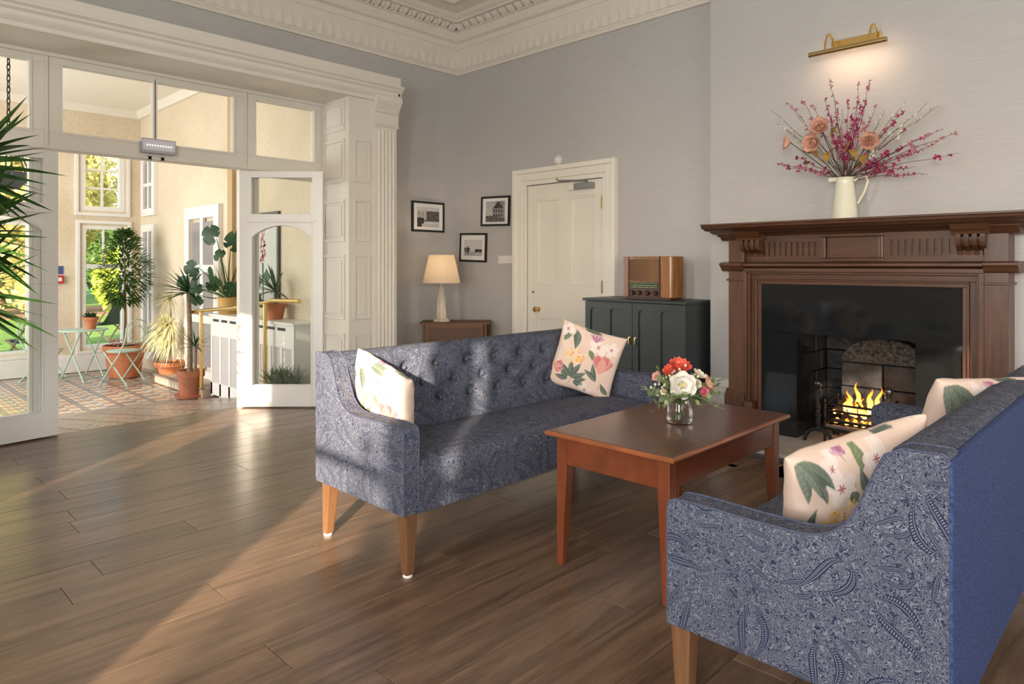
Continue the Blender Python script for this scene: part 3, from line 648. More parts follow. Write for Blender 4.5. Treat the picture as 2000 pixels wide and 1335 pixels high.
# ================================================================== SOFAS
def smooth01(x): x = max(0, min(1, x)); return x*x*(3-2*x)
BUT = [(z, (-.7175+.205*i)+(.1025 if r == 1 else 0)) for r, z in enumerate((.745, .66, .575)) for i in range(8 if r != 1 else 7)]
def sofa(label, loc, rz):
    e = thing('sofa', label, 'sofa', loc, rz, 'paisley button-back sofas facing each other')
    YI, YO = .85, .928
    # seat
    def seat_f(u, v):
        y = -YI+2*YI*u
        P = [(.335, .25), (.336, .33), (.336, .40), (.330, .432), (.312, .452), (.27, .463), (.12, .468), (-.05, .462), (-.2, .45)]
        k = v*(len(P)-1); i = min(int(k), len(P)-2); f = k-i
        x = P[i][0]+(P[i+1][0]-P[i][0])*f; z = P[i][1]+(P[i+1][1]-P[i][1])*f
        if v > .55: z += .012*math.sin(PI*u)*math.sin(PI*min(1, (v-.55)/.45))
        return (x, y, z)
    MB().grid(seat_f, 24, 32).add([(-.33, -YI, .256), (.333, -YI, .256), (.333, YI, .256), (-.33, YI, .256)], [(0, 1, 2, 3)]).build('seat', 'paisley', e, uv=True, ang=60)
    # tufted backrest
    BP = [(-.13, .40), (-.135, .47), (-.155, .56), (-.17, .66), (-.185, .745), (-.198, .80), (-.215, .832), (-.25, .846), (-.30, .846), (-.328, .838), (-.338, .82)]
    def prof(v):
        k = v*(len(BP)-1); i = min(int(k), len(BP)-2); f = k-i
        return BP[i][0]+(BP[i+1][0]-BP[i][0])*f, BP[i][1]+(BP[i+1][1]-BP[i][1])*f
    def back_f(u, v):
        y = -YI+2*YI*u; x, z = prof(v); d = 0
        if z < .835 and x > -.23:
            for bz, by in BUT:
                r2 = ((y-by)**2+((z-bz)*1.1)**2)
                if r2 < .02: d += .028*math.exp(-r2/.0006)+.018*math.exp(-r2/.0030)
            d += .006*(math.cos((y/.205+.0)*2*PI)*math.cos((z-.66)/.17*2*PI)*.5+.5)*smooth01((z-.5)/.06)*smooth01((.80-z)/.04)
        return (x-d, y, z)
    MB().grid(back_f, 170, 60).build('backrest', 'paisley', e, uv=True, ang=80)
    MB().box(-.345, -.325, -YO+.004, YO-.004, .258, .840).build('back_panel', 'denim', e, .006)
    # arms
    AP = [(.338, .255), (.338, .575), (.332, .593), (.318, .603), (.26, .606), (.10, .602), (-.02, .603), (-.06, .608), (-.10, .624), (-.135, .655), (-.16, .70), (-.178, .745), (-.196, .79), (-.215, .828), (-.25, .848), (-.328, .850), (-.338, .842), (-.338, .255)]
    for s in (-1, 1):
        a, b_ = (YI-.004, YO) if s > 0 else (-YO, -YI+.004)
        arm = MB().prism(AP, 'y', a, b_).build('arm', 'paisley', e, .008, uv=True, seg=4)
        for yy in (a+.004, b_-.004):
            MB().tube([(p[0]-.001 if p[0] > 0 else p[0], yy, p[1]+.001) for p in AP[:-1]], .0036, 6).build('piping', 'piping', arm)
    for sy in (-1, 1):
        MB().tube([(-.331, sy*(YO-.008), .26), (-.331, sy*(YO-.008), .835)], .0045, 6).build('piping', 'piping', e)
    bm_ = MB().ball((0, 0, 0), .0115, 10, 6, 1).mesh('button', uv=True)
    for bz, by in BUT:
        i = min(range(len(BP)), key=lambda q: abs(BP[q][1]-bz)); xx = -.135-(bz-.47)*.19
        mobj('button', bm_, 'paisley', e, (xx-.026, by, bz))
    for sx in (-1, 1):
        for sy in (-1, 1):
            cx, cy = (.306 if sx > 0 else -.275), sy*.882; q0, q1 = .030, .019; dx = 0 if sx > 0 else -.028
            vs = [(cx+dx+a*q1, cy+b_*q1, .010) for a, b_ in ((-1, -1), (1, -1), (1, 1), (-1, 1))]+[(cx+a*q0, cy+b_*q0, .262) for a, b_ in ((-1, -1), (1, -1), (1, 1), (-1, 1))]
            lg = MB().add(vs, [(3, 2, 1, 0), (4, 5, 6, 7), (0, 1, 5, 4), (1, 2, 6, 5), (2, 3, 7, 6), (3, 0, 4, 7)]).build('leg', 'legoak', e, .005)
            MB().lathe([(.019, 0), (.021, .004), (.019, .012)], 12, (cx+dx, cy, 0)).build('glide', 'white_pl', lg)
    return e
sofa('navy paisley button-back sofa partly in sunlight beside the garden doors', (-2.52, 2.547, 0), 0)
sofa('navy paisley sofa in the right foreground with plain blue back towards the camera', (-.68, 2.585, 0), PI)

# ================================================================== FLORAL CUSHIONS
def lin(c): return np.array([((v/255)/12.92 if v/255 <= .04045 else ((v/255+.055)/1.055)**2.4) for v in c])
def paint_cushion(U, V, seed, flip=False):
    rs = np.random.RandomState(seed); col = np.zeros(U.shape+(3,)); bgc = lin((226, 200, 184)); col[:] = bgc
    n = np.sin(U*9+3*np.sin(V*7+seed))*np.cos(V*8+2*np.sin(U*5)); col *= (1+.04*n[..., None])
    def put(mask, c, a=1.0): 
        mm = np.clip(mask, 0, 1)[..., None]*a; col[:] = col*(1-mm)+lin(c)*mm
    def soft(d, w=.006): return np.clip(.5-d/w, 0, 1)
    def leaf_(cx, cy, Ln, W, ang, c1, c2, bend=.3):
        dx, dy = U-cx, V-cy; x = dx*np.cos(ang)+dy*np.sin(ang); y = -dx*np.sin(ang)+dy*np.cos(ang); s = np.clip(x/Ln, 0, 1)
        y = y-bend*Ln*(s-s*s)*1.2; w = W*np.sin(PI*s**.8)**.9; ins = soft(np.abs(y)-w/2)*(x > 0)*(x < Ln)
        put(ins, c1); put(ins*(y > 0), c2, .6); put(ins*soft(np.abs(y)-.002, .004), (170, 178, 160), .6); put(ins*np.clip(np.sin(x/Ln*42+y*60), 0, 1), (70, 82, 74), .22)
    def ell(cx, cy, a, b_, ang, c, al=1, w=.08):
        dx, dy = U-cx, V-cy; x = dx*np.cos(ang)+dy*np.sin(ang); y = -dx*np.sin(ang)+dy*np.cos(ang); r = np.sqrt((x/a)**2+(y/b_)**2); put(np.clip((1-r)/w+.5, 0, 1), c, al); return x, y, r
    def stem(x0, y0, x1, y1, c=(120, 118, 96)):
        dx, dy = x1-x0, y1-y0; q = np.clip(((U-x0)*dx+(V-y0)*dy)/(dx*dx+dy*dy), 0, 1); d = np.hypot(U-x0-q*dx-.03*np.sin(PI*q), V-y0-q*dy); put(soft(d-.004), c, .9)
    G1, G2 = (92, 103, 92), (124, 132, 116)
    def spray(cx, cy, ang, k=4, Ln=.24, W=.075):
        for i in range(k):
            a = ang+(i-(k-1)/2)*.62; leaf_(cx, cy, Ln*rs.uniform(.8, 1.1), W, a, G1, G2, rs.uniform(-.3, .3))
    def protea(cx, cy, s, ang):
        for i in range(7):
            a = ang+(i-3)*.26; ell(cx+math.cos(a)*s*.35, cy+math.sin(a)*s*.35, s*.5, s*.17, a, ((205, 120, 118), (222, 150, 145), (198, 105, 108))[i % 3], .9)
        x, y, r = ell(cx+math.cos(ang)*s*.2, cy+math.sin(ang)*s*.2, s*.42, s*.26, ang, (232, 176, 160), .8); put((r < 1)*np.clip(np.sin(y/s*60), 0, 1), (190, 95, 100), .5)
    def white(cx, cy, s):
        for i in range(5): 
            a = i*1.257+rs.rand(); ell(cx+math.cos(a)*s*.45, cy+math.sin(a)*s*.45, s*.5, s*.33, a, (236, 222, 214), .8)
        for i in range(6):
            a = i*1.05; ell(cx+math.cos(a)*s*.14, cy+math.sin(a)*s*.14, s*.14, s*.04, a, (176, 62, 72), .85)
    def cluster(cx, cy, s, n_=34):
        for _ in range(n_):
            a = rs.uniform(0, 6.28); q = s*math.sqrt(rs.rand()); ell(cx+q*math.cos(a), cy+q*.7*math.sin(a), s*.16, s*.13, a, ((240, 200, 120), (236, 186, 128), (244, 212, 160))[rs.randint(3)], .85)
        for _ in range(n_//3):
            a = rs.uniform(0, 6.28); q = s*.9*math.sqrt(rs.rand()); ell(cx+q*math.cos(a), cy+q*.7*math.sin(a), s*.07, s*.06, 0, (214, 122, 70), .9)
    def thistle(cx, cy, s, ang):
        for i in range(11):
            a = ang+(i-5)*.17; ell(cx+math.cos(a)*s*.5, cy+math.sin(a)*s*.5, s*.5, s*.05, a, ((170, 110, 140), (205, 160, 178), (150, 85, 120))[i % 3], .9)
    if seed % 2 == 0:
        stem(.33, .08, .33, .3); stem(.78, .12, .72, .42)
        spray(.33, .20, 1.45, 4, .27, .085); spray(.30, .14, 2.7, 2, .2, .075); spray(.40, .13, .2, 2, .24, .08)
        cluster(.33, .52, .15); protea(.74, .42, .27, 1.5); spray(.72, .24, 2.3, 2, .26, .075)
        white(.62, .74, .16); white(.82, .76, .13); thistle(.56, .80, .16, 1.6); leaf_(.2, .92, .32, .12, -1.3, G1, G2, .4); leaf_(.08, .7, .22, .09, .9, G2, G1)
        leaf_(.50, .66, .16, .075, -1.0, (118, 132, 88), G2); white(.6, .06, .12); white(.1, .88, .14); leaf_(.95, .1, .2, .08, 2.4, G1, G2); leaf_(.35, .97, .28, .09, -.1, G1, G2); protea(.05, .3, .16, 0)
    else:
        leaf_(.10, .90, .42, .13, -.95, G1, G2, .35); leaf_(.08, .92, .46, .15, -.62, G1, G2, .3); leaf_(.06, .92, .35, .11, -1.35, G2, G1, .2); leaf_(.05, .97, .3, .09, .05, G1, G2)
        white(.50, .68, .19); white(.42, .86, .13); thistle(.62, .93, .15, 2.2); leaf_(.10, .92, .40, .12, -.62, G1, G2, .35); leaf_(.08, .93, .36, .11, -1.0, G2, G1, .3); leaf_(.72, .98, .20, .11, -1.45, (126, 140, 92), G2); leaf_(.62, .62, .14, .11, -1.2, (104, 118, 82), G2)
        cluster(.48, .36, .19, 46); cluster(.66, .46, .12, 20); leaf_(.16, .22, .32, .085, 1.35, G1, G2); leaf_(.85, .55, .3, .1, 2.0, G1, G2)
        stem(.56, .93, .66, .66, (110, 80, 88)); thistle(.15, .05, .1, 1.0); leaf_(.6, .05, .22, .06, .3, G1, G2); protea(.85, .3, .26, 1.2); spray(.85, .12, 2.0, 3, .22, .07)
        white(.92, .85, .16); leaf_(.52, .10, .1, .03, 1.5, G2, G1)
    return np.clip(col, 0, 1)
def cushion(label, loc, rot, seed, size=.46, thick=.14, n=150, sag=.0, us=1.0):
    g = np.linspace(-1, 1, n+1); X, Y = np.meshgrid(g, g); 
    px, py = X*size/2, Y*size/2
    pinch = 1-.055*(1-X**2)*0-.06*(np.abs(Y)**2*(1-X**2)); pinch2 = 1-.06*(np.abs(X)**2*(1-Y**2))
    px = px*pinch2; py = py*pinch
    h = thick/2*np.clip((1-X**4)*(1-Y**4), 0, 1)**.42*(1-.18*(X**2+Y**2)/2)
    wr = .003*np.sin(X*13+4*Y+seed)*np.sin(Y*9-3*X)*(1-h/(thick/2)*.6)
    py = py-sag*(1-X**2)*(Y > 0)*Y**2*size
    vs = []; cols = []
    for sgn in (1, -1):
        z = sgn*(h+wr+.003); vs.append(np.stack([px, py, z], -1).reshape(-1, 3)); cols.append(paint_cushion((X*sgn+1)/2*us, (Y+1)/2*(1+.14*(us > 1))-.19*(us > 1), seed if sgn > 0 else seed+1).reshape(-1, 3))
    idx = np.arange((n+1)*(n+1)).reshape(n+1, n+1); q = np.stack([idx[:-1, :-1], idx[:-1, 1:], idx[1:, 1:], idx[1:, :-1]], -1).reshape(-1, 4)
    k = (n+1)*(n+1); q2 = q[:, ::-1]+k
    ed = np.concatenate([idx[0, :], idx[1:, -1], idx[-1, -2::-1], idx[-2:0:-1, 0]]); e2 = np.roll(ed, -1)
    rim = np.stack([ed+k, e2+k, e2, ed], -1)
    me = bpy.data.meshes.new('cushion'); me.from_pydata(np.concatenate(vs).tolist(), [], np.concatenate([q, q2, rim]).tolist())
    a = me.attributes.new('Col', 'FLOAT_COLOR', 'POINT'); c4 = np.concatenate([np.concatenate(cols), np.ones((2*k, 1))], 1).astype(np.float32); a.data.foreach_set('color', c4.ravel())
    me.polygons.foreach_set('use_smooth', [True]*len(me.polygons))
    o = mobj('cushion', me, 'print', None, loc)
    o.rotation_mode = 'QUATERNION'; o.rotation_quaternion = rot
    return tag(o, label, 'cushion', 'floral scatter cushions on the sofas')
def frame_rot(xa, ya):           # local x -> xa, local y -> ya (orthonormalised), local z = face normal
    xa = Vector(xa).normalized(); ya = Vector(ya); ya = (ya-xa*xa.dot(ya)).normalized(); za = xa.cross(ya)
    return Matrix((xa, ya, za)).transposed().to_quaternion()
cushion('sunlit pale floral cushion leaning in the left arm of the far sofa', (-2.555, 1.79, .645), frame_rot((.94, .10, -.30), (.28, -.22, .92)), 4, .37, .12)
cushion('floral cushion with pink protea in the far corner of the button-back sofa', (-2.56, 3.26, .675), frame_rot((.78, .58, -.30), (.12, .26, 1)), 2, .40, .12)
cushion('floral cushion with dark leaves leaning inside the near arm of the right sofa', (-.655, 2.03, .612), frame_rot((.60, .78, .25), (.12, -.16, .40)), 3, .42, .13, 190, us=1.65)
cushion('floral cushion at the fireplace end of the right sofa', (-.53, 2.95, .65), frame_rot((.62, .78, 0), (.15, -.10, .40)), 5, .45, .13, us=1.3)

# ================================================================== COFFEE TABLE
e = thing('coffee_table', 'mahogany coffee table with tapered legs between the sofas', 'table', (-1.595, 2.655, 0))
HX, HY, ZT = .30, .508, .56
m = MB().prism([(-HX, -HY), (HX, -HY), (HX, HY), (-HX, HY)], 'z', ZT-.022, ZT).build('table_top', 'mahog_top', e, .004)
mld = [(0, ZT-.026), (.006, ZT-.024), (.009, ZT-.015), (.005, ZT-.005), (0, ZT-.003), (-.01, ZT-.003), (-.01, ZT-.026)]
MB().tube([(-HX, -HY, ZT-.012), (HX, -HY, ZT-.012), (HX, HY, ZT-.012), (-HX, HY, ZT-.012)], .010, 8, closed=True).build('edge_moulding', plain('mahogany_edge', (.27, .085, .03), .3, coat=.4, var=(8, .2)), m)
ap = .115
for (a, b_, c, d) in ((-HX+.04, HX-.04, -HY+.035, -HY+.055), (-HX+.04, HX-.04, HY-.055, HY-.035), (-HX+.035, -HX+.055, -HY+.04, HY-.04), (HX-.055, HX-.035, -HY+.04, HY-.04)):
    MB().box(a, b_, c, d, ZT-.022-ap, ZT-.022).build('apron', 'mahog', e, .002)
for sx in (-1, 1):
    for sy in (-1, 1):
        ox, oy = sx*(HX-.03), sy*(HY-.03); q = .052; bq = .030
        def ring(w, z): return [(ox, oy, z), (ox-sx*w, oy, z), (ox-sx*w, oy-sy*w, z), (ox, oy-sy*w, z)]
        vs = ring(bq, 0)+ring(q, ZT-.022-ap)+ring(q, ZT-.022)
        MB().add(vs, [(3, 2, 1, 0), (8, 9, 10, 11)]+[(k*4+i, k*4+(i+1) % 4, k*4+4+(i+1) % 4, k*4+4+i) for k in (0, 1) for i in range(4)]).build('leg', wood('mahogany_leg', (.12, .030, .011), (.23, .062, .022), axis=2, rough=.28, coat=.5, scale=.6) if sx+sy == -2 else bpy.data.materials['mahogany_leg'], e, .003)

# ================================================================== GLASS VASE WITH FLOWERS
VX, VY = -1.565, 2.655
vz = thing('glass_vase', 'clear glass vase of mixed flowers on the coffee table', 'vase', (VX, VY, ZT))
op = [(.001, .003), (.048, .003), (.056, .012), (.058, .03), (.055, .06), (.049, .09), (.041, .112), (.037, .122), (.039, .128)]
MB().lathe(op+[(.0385, .1285)], 32).build('vase_body', 'vase', vz)
MB().lathe([(.001, .0), (.052, .0), (.055, .004), (.001, .004)], 32).build('vase_base', glass('vase_base_glass', (.86, .9, .86), .12), vz)
bq_ = thing('flower_bouquet', 'artificial bouquet of white, coral and pink blooms in the glass vase', 'flowers', (VX, VY, ZT))
def bloom(mb, c, dirv, r, rings, cup=.5, seed=0):
    q = Vector(dirv).normalized().to_track_quat('Z', 'Y').to_matrix().to_4x4(); T = Matrix.Translation(c) @ q
    for k, (n, rr, tilt) in enumerate(rings):
        for i in range(n):
            a = 2*PI*i/n+k*.7+seed
            M_ = T @ Matrix.Rotation(a, 4, 'Z') @ Matrix.Translation((0, r*.08*rr, 0)) @ Matrix.Rotation(math.radians(tilt), 4, 'X')
            mb.petal(M_, r*rr, r*rr*1.05, cup, .25)
RW_ = [(6, 1.0, 12), (6, .85, 32), (5, .6, 55)]; RR = [(5, .95, 35), (5, .8, 58), (5, .6, 72), (4, .42, 80)]
petm = {k: plain('petal_'+k, c, .6, var=(40, .08)) for k, c in dict(white=(.86, .83, .76), coral=(.72, .11, .07), pink=(.70, .20, .27), blush=(.74, .42, .36), cream=(.80, .72, .55), peach=(.72, .40, .25)).items()}
Rv = Vector((.715, .699, 0)); Fv = Vector((-.699, .715, 0)); Uv = Vector((0, 0, 1))
def cv(r, u, f): return Rv*r+Uv*u+Fv*f          # right / up / away from the sofas' aisle
for nm, kind, (r, u, f), rad, rings, dr in [
    ('white_peony', 'white', (-.005, .210, -.045), 0.062, RW_, (0, .25, -1)), ('coral_bloom', 'coral', (0, .272, .01), 0.050, RW_, (.1, .8, -.5)), ('coral_bloom', 'coral', (-.03, .258, .015), 0.038, RW_, (-.4, .7, -.4)),
    ('pink_rose', 'pink', (.08, .185, -.055), .034, RR, (.3, .2, -1)), ('blush_rose', 'blush', (-.085, .232, .0), 0.036, RR, (-.8, .5, -.5)), ('cream_rose', 'cream', (.058, .21, -.02), 0.032, RR, (.4, .4, -1)),
    ('peach_hydrangea', 'peach', (.115, .205, .0), 0.038, RW_, (.9, .4, -.3)), ('green_hydrangea', 'cream', (.09, .235, .02), 0.038, RW_, (.5, .8, 0)), ('cream_bud', 'cream', (-.075, .185, -.03), 0.022, RR, (-.5, -.1, -1))]:
    u -= .04; m = MB(); c = cv(r, u, f); bloom(m, c, cv(*dr), rad, rings); bl = m.build(nm, petm[kind], bq_, ang=180)
    if nm == 'white_peony': MB().ball(c+cv(0, .004, -.012), .011, 10, 6).build('flower_centre', plain('yellow_stamens', (.75, .62, .18), .7, bmp=(200, .5)), bl)
    MB().tube([cv(r*.95, u-.01, f*.9), cv(r*.3, .115, f*.2), cv(-r*.25, .02, -f*.2)], .0022, 5).build('stem', 'leaf', bq_)
for i in range(34):
    a = i/34*2*PI+.3; r = .06+.09*random.random(); up = .14+.11*random.random(); m = MB()
    base = Vector((0, 0, .115)); tip = Vector((math.cos(a)*r*1.3, math.sin(a)*r*1.3, up-.03-.05*(i % 3 == 0)))
    if tip.dot(Fv) < -.04 and abs(tip.dot(Rv)) < .06: tip.z = .13
    m.tube([base, (base+tip)/2+Vector((0, 0, .02)), tip], .0012, 4)
    for k in range(9):
        p = base.lerp(tip, .25+k*.085); d = Vector((random.uniform(-1, 1), random.uniform(-1, 1), random.uniform(-.3, .8))); m.blade(p, d+tip.normalized(), .034, .020, .2, 3, .1, lambda q: math.sin(PI*min(.98, q+.05))**.6)
    m.build('leaf_sprig', leafmat('bouquet_leaf', (.16, .25, .09), (.42, .48, .26)) if i == 0 else bpy.data.materials['bouquet_leaf'], bq_)
m = MB()
for k in range(26):
    q = k/25; p = cv(-.02-.12*q, .135-.085*q*q, -.06); m.blade(p, cv(random.uniform(-1, .5), random.uniform(-1, 1), random.uniform(-1, 1)), .022, .006, .2, 3, .1)
m.build('trailing_fern', leafmat('trailing_fern', (.15, .28, .10), (.36, .48, .28)), bq_)
m = MB()
for k in range(70):
    a = random.uniform(0, 6.28); q = random.uniform(.05, .13); p = cv(q*math.cos(a), .175+.09*math.sin(a)*random.uniform(.2, 1), random.uniform(-.03, .05)); m.ball(p, .0065, 6, 4)
stuff(m.build('white_buds', petm['cream'], bq_))

# ================================================================== FIREPLACE
fp = thing('fireplace', 'carved oak fireplace surround with black granite slips and pale hearth', 'fireplace', (0, 0, 0))
cx = -1.555; HW = .86
def fb(name, mat, x0, x1, y0, y1, z0, z1, bev=.003): return MB().box(x0, x1, y0, y1, z0, z1).build(name, mat, fp, bev)
fb('hearth_slab', 'hearth', -2.32, -.79, 4.35, 5.35, 0, .03); fb('hearth_edge', 'slate', -2.36, -.75, 4.27, 4.35, 0, .012)
YG = 4.85
fb('granite_lintel', 'granite', cx-.627, cx+.627, YG, YC+.1, FZ, 1.115, .001); fb('granite_slip', 'granite', cx-.627, FX0, YG, YC+.1, .03, FZ-.002, .001); fb('granite_slip', 'granite', FX1, cx+.627, YG, YC+.1, .03, FZ-.002, .001)
for s in (-1, 1):
    x0, x1 = sorted((cx+s*(HW-.12), cx+s*HW))
    fb('pilaster', 'oakz', x0, x1, 4.80, YC, .30, 1.475)
    fb('pilaster_plinth', 'oakz', min(x0, x1)-.018, max(x0, x1)+.018+(.0), 4.765, YC, 0, .285, .004)
    fb('plinth_block', 'oakz', *sorted((cx+s*(HW-.125), cx+s*(HW-.195))), 4.765, YC, 0, .255, .004)
    MB().prism([(4.765, .285), (4.80, .33), (YC, .33), (YC, .285)], 'x', x0-.016, x1+.016).build('plinth_cap', 'oakz', fp, .002)
    # capital mouldings
    MB().prism([(4.80, 1.205), (4.785, 1.215), (4.765, 1.24), (4.745, 1.25), (4.745, 1.265), (4.80, 1.275), (YC, 1.275), (YC, 1.205)], 'x', x0-.05 if s < 0 else x0-.0, x1+.05 if s > 0 else x1+.0).build('capital_moulding', 'oakx', fp, .002)
    fb('necking_bead', 'oakx', x0-.012, x1+.012, 4.788, YC, 1.135, 1.15, .004)
    MB().prism([(4.80, 1.435), (4.77, 1.46), (4.73, 1.48), (4.73, 1.495), (YC, 1.495), (YC, 1.435)], 'x', x0-.055 if s < 0 else x0, x1+.055 if s > 0 else x1).build('pilaster_cap', 'oakx', fp, .002)
    # stepped moulding round the granite
    for o0, o1, yf in ((.627, .652, 4.835), (.652, .662, 4.822), (.662, .70, 4.845), (.70, .715, 4.81), (.715, .742, 4.79)):
        fb('architrave_moulding', 'oakz', *sorted((cx+s*o0, cx+s*o1)), yf, YC, .255 if o1 > .66 else .03, 1.115+o0-.627, .003)
for o0, o1, yf in ((.627, .652, 4.835), (.652, .662, 4.822), (.662, .70, 4.845), (.70, .715, 4.81), (.715, .742, 4.79)):
    fb('architrave_moulding', 'oakx', cx-o1, cx+o1, yf, YC, 1.115+o0-.627, 1.115+o1-.627, .003)
MB().prism([(4.82, 1.23), (4.775, 1.245), (4.775, 1.262), (4.83, 1.275), (YC, 1.275), (YC, 1.23)], 'x', cx-HW+.12, cx+HW-.12).build('frieze_ledge', 'oakx', fp, .002)
# frieze
fb('frieze_board', 'oakx', cx-HW+.12, cx+HW-.12, 4.86, YC, 1.275, 1.475)
m = MB(); cells(m, 'y', 4.83, 4.86, cx-.19, cx+.19, 1.275, 1.465, [(cx-.168, cx+.168, 1.297, 1.443)]); m.build('panel_moulding', 'oakx', fp, .006)
fb('centre_panel', 'oakx', cx-.165, cx+.165, 4.848, 4.862, 1.30, 1.44, .004)
for s in (-1, 1):
    x0, x1 = sorted((cx+s*.19, cx+s*.735)); w = (x1-x0); n = 12
    hs = [(x0+.03+(w-.06)*(i+.5)/n-.008, x0+.03+(w-.06)*(i+.5)/n+.008, 1.315, 1.415) for i in range(n)]
    m = MB(); cells(m, 'y', 4.842, 4.862, x0, x1, 1.275, 1.465, hs); m.build('fluted_panel', 'oakx', fp, 0)
    c0 = cx+s*.68; CPf = [(4.86, 1.30), (4.845, 1.30), (4.835, 1.335), (4.80, 1.35), (4.77, 1.365), (4.755, 1.395), (4.755, 1.435), (4.86, 1.435)]
    CPg = [(4.86, 1.30), (4.852, 1.302), (4.845, 1.34), (4.81, 1.358), (4.782, 1.373), (4.77, 1.398), (4.77, 1.42), (4.86, 1.42)]
    m = MB(); xs = [-.075, -.048, -.033, -.008, .008, .033, .048, .075]
    for i in range(7): m.prism(CPf if i % 2 == 0 else CPg, 'x', c0+xs[i], c0+xs[i+1])
    m.build('corbel', 'oakz', fp, 0)
    MB().prism([(4.86, 1.435), (4.75, 1.435), (4.745, 1.45), (4.72, 1.465), (4.70, 1.485), (4.69, 1.50), (4.86, 1.50)], 'x', c0-.095, c0+.095).build('corbel_cap', 'oakx', fp, .002)
# shelf
MB().prism([(YC, 1.465), (4.82, 1.465), (4.80, 1.478), (4.72, 1.485), (4.68, 1.50), (4.61, 1.503), (4.60, 1.512), (4.565, 1.516), (4.555, 1.522), (4.56, 1.534), (4.545, 1.538), (4.545, 1.55), (YC, 1.55)], 'x', cx-.955, cx+.985).build('mantel_shelf', 'oakx', fp, .0015)
# firebox
bkm = {}
def brick(x0, x1, y0, y1, z0, z1, mat='soot'): MB().box(x0, x1, y0, y1, z0, z1).build('brick', mat, fp, .004)
zc = [.03, .175, .32, .465, .61, .765]
for r in range(5):
    off = .11 if r % 2 else 0; y = YC+.0-off
    while y < 5.5:
        a, b_ = max(y, YG+.12), min(y+.215, 5.5)
        if b_-a > .02:
            brick(FX0-.06, FX0-.001+random.uniform(-.003, .003), a+.003, b_-.003, zc[r]+.003, zc[r+1]-.003); brick(FX1+.001+random.uniform(-.003, .003), FX1+.06, a+.003, b_-.003, zc[r]+.003, zc[r+1]-.003)
        y += .22
for r in range(5):
    xs = [FX0, -1.75, -1.50, -1.26, FX1] if r % 2 else [FX0, -1.62, -1.38, FX1]
    for a, b_ in zip(xs[:-1], xs[1:]): brick(a+.003, b_-.003, 5.42, 5.5, zc[r]+.003, zc[r+1]-.003)
MB().box(FX0-.06, FX1+.06, YG+.13, 5.6, .77, .80).box(FX0-.06, FX1+.06, 5.5, 5.6, 0, .8).box(FX0-.09, FX0-.055, YG+.13, 5.6, 0, .8).box(FX1+.055, FX1+.09, YG+.13, 5.6, 0, .8).build('firebox_lining', 'dark', fp)
# arched fireclay back
fx0, fx1 = -1.76, -1.20; rows = [(.03, .20), (.20, .375), (.375, .55), (.55, .60)]
for r, (z0, z1) in enumerate(rows[:3]):
    xs = [fx0, (fx0+fx1)/2, fx1]
    for a, b_ in zip(xs[:-1], xs[1:]): MB().box(a+.004, b_-.004, 5.22+r*.012, 5.32, z0+.004, z1-.004).build('fireclay_block', 'fireclay', fp, .008)
arc = [((fx0+fx1)/2+(fx1-fx0)/2*math.cos(PI*i/16), .553+.18*math.sin(PI*i/16)) for i in range(17)]
MB().prism(arc, 'y', 5.25, 5.33).build('fireclay_arch', plain('heat_bleached_fireclay', (.055, .052, .046), .9, var=(45, .9), bmp=(50, .6)), fp, .006)

# ---- andirons, grate, logs, fire
def andiron(label, x):
    e = thing('andiron', label, 'andiron', (x, 4.84, .03), 0, 'wrought iron andirons on the hearth')
    MB().tube([(.092*math.cos(a), 0, .092*math.sin(a)) for a in [PI*i/14 for i in range(15)]], .013, 10).build('arched_foot', 'iron', e)
    m = MB(); n = 26
    vs = []; fs = []
    for k in range(n+1):
        z = .095+.275*k/n; tw = (k/n*2.6*PI) if z < .26 else 2.6*PI*.6; q = .013 if z < .26 else .0105
        for j in range(4):
            a = tw+PI/4+j*PI/2; vs.append((q*1.3*math.cos(a), q*1.3*math.sin(a), z))
    for k in range(n):
        for j in range(4): fs.append((k*4+j, k*4+(j+1) % 4, k*4+4+(j+1) % 4, k*4+4+j))
    m.add(vs, fs).build('twisted_shaft', 'iron', e, ang=20)
    MB().ball((0, 0, .405), .029, 16, 10).lathe([(.018, .362), (.02, .372), (.012, .38)], 12).build('ball_finial', plain('polished_iron', (.06, .06, .062), .22, .8) if 'polished_iron' not in bpy.data.materials else bpy.data.materials['polished_iron'], e)
    MB().tube([(0, .01, .10), (0, .2, .10), (0, .30, .09), (0, .31, 0)], .012, 8).build('log_bar', 'iron', e)
andiron('left wrought iron andiron with twisted shaft and ball finial', -1.775); andiron('right wrought iron andiron with ball finial behind the sofa arm', -1.335)
gx0, gx1 = -1.745, -1.365
gr = thing('fire_basket', 'black iron fire basket holding the burning logs', 'fire basket', ((gx0+gx1)/2, 5.0, .03)); w = (gx1-gx0)/2
for z in (.10, .16, .225, .27): MB().tube([(-w, -.12, z), (-w*.6, -.135, z), (0, -.14, z), (w*.6, -.135, z), (w, -.12, z)], .010 if z < .2 else .008, 8).build('front_bar', 'iron', gr)
MB().box(-w, w, -.125, -.10, .095, .125).build('ash_plate', plain('ash_grey_iron', (.17, .15, .14), .6, .3, bmp=(60, .4)), gr, .003)
for sx in (-1, 1):
    for z in (.12, .26): MB().tube([(sx*w, -.12, z), (sx*w, .14, z+.03)], .008, 8).build('side_bar', 'iron', gr)
    for yy in (-.12, .14): MB().tube([(sx*w, yy, 0), (sx*w, yy, .30)], .009, 8).build('upright', 'iron', gr)
for i in range(8): MB().tube([(-w+(i+.5)*w/4, -.12, .11), (-w+(i+.5)*w/4, .14, .11)], .007, 6).build('floor_bar', 'iron', gr)
ember = plain('glowing_ember', (.9, .3, .05), .9, emit=((1, .36, .07), 7))
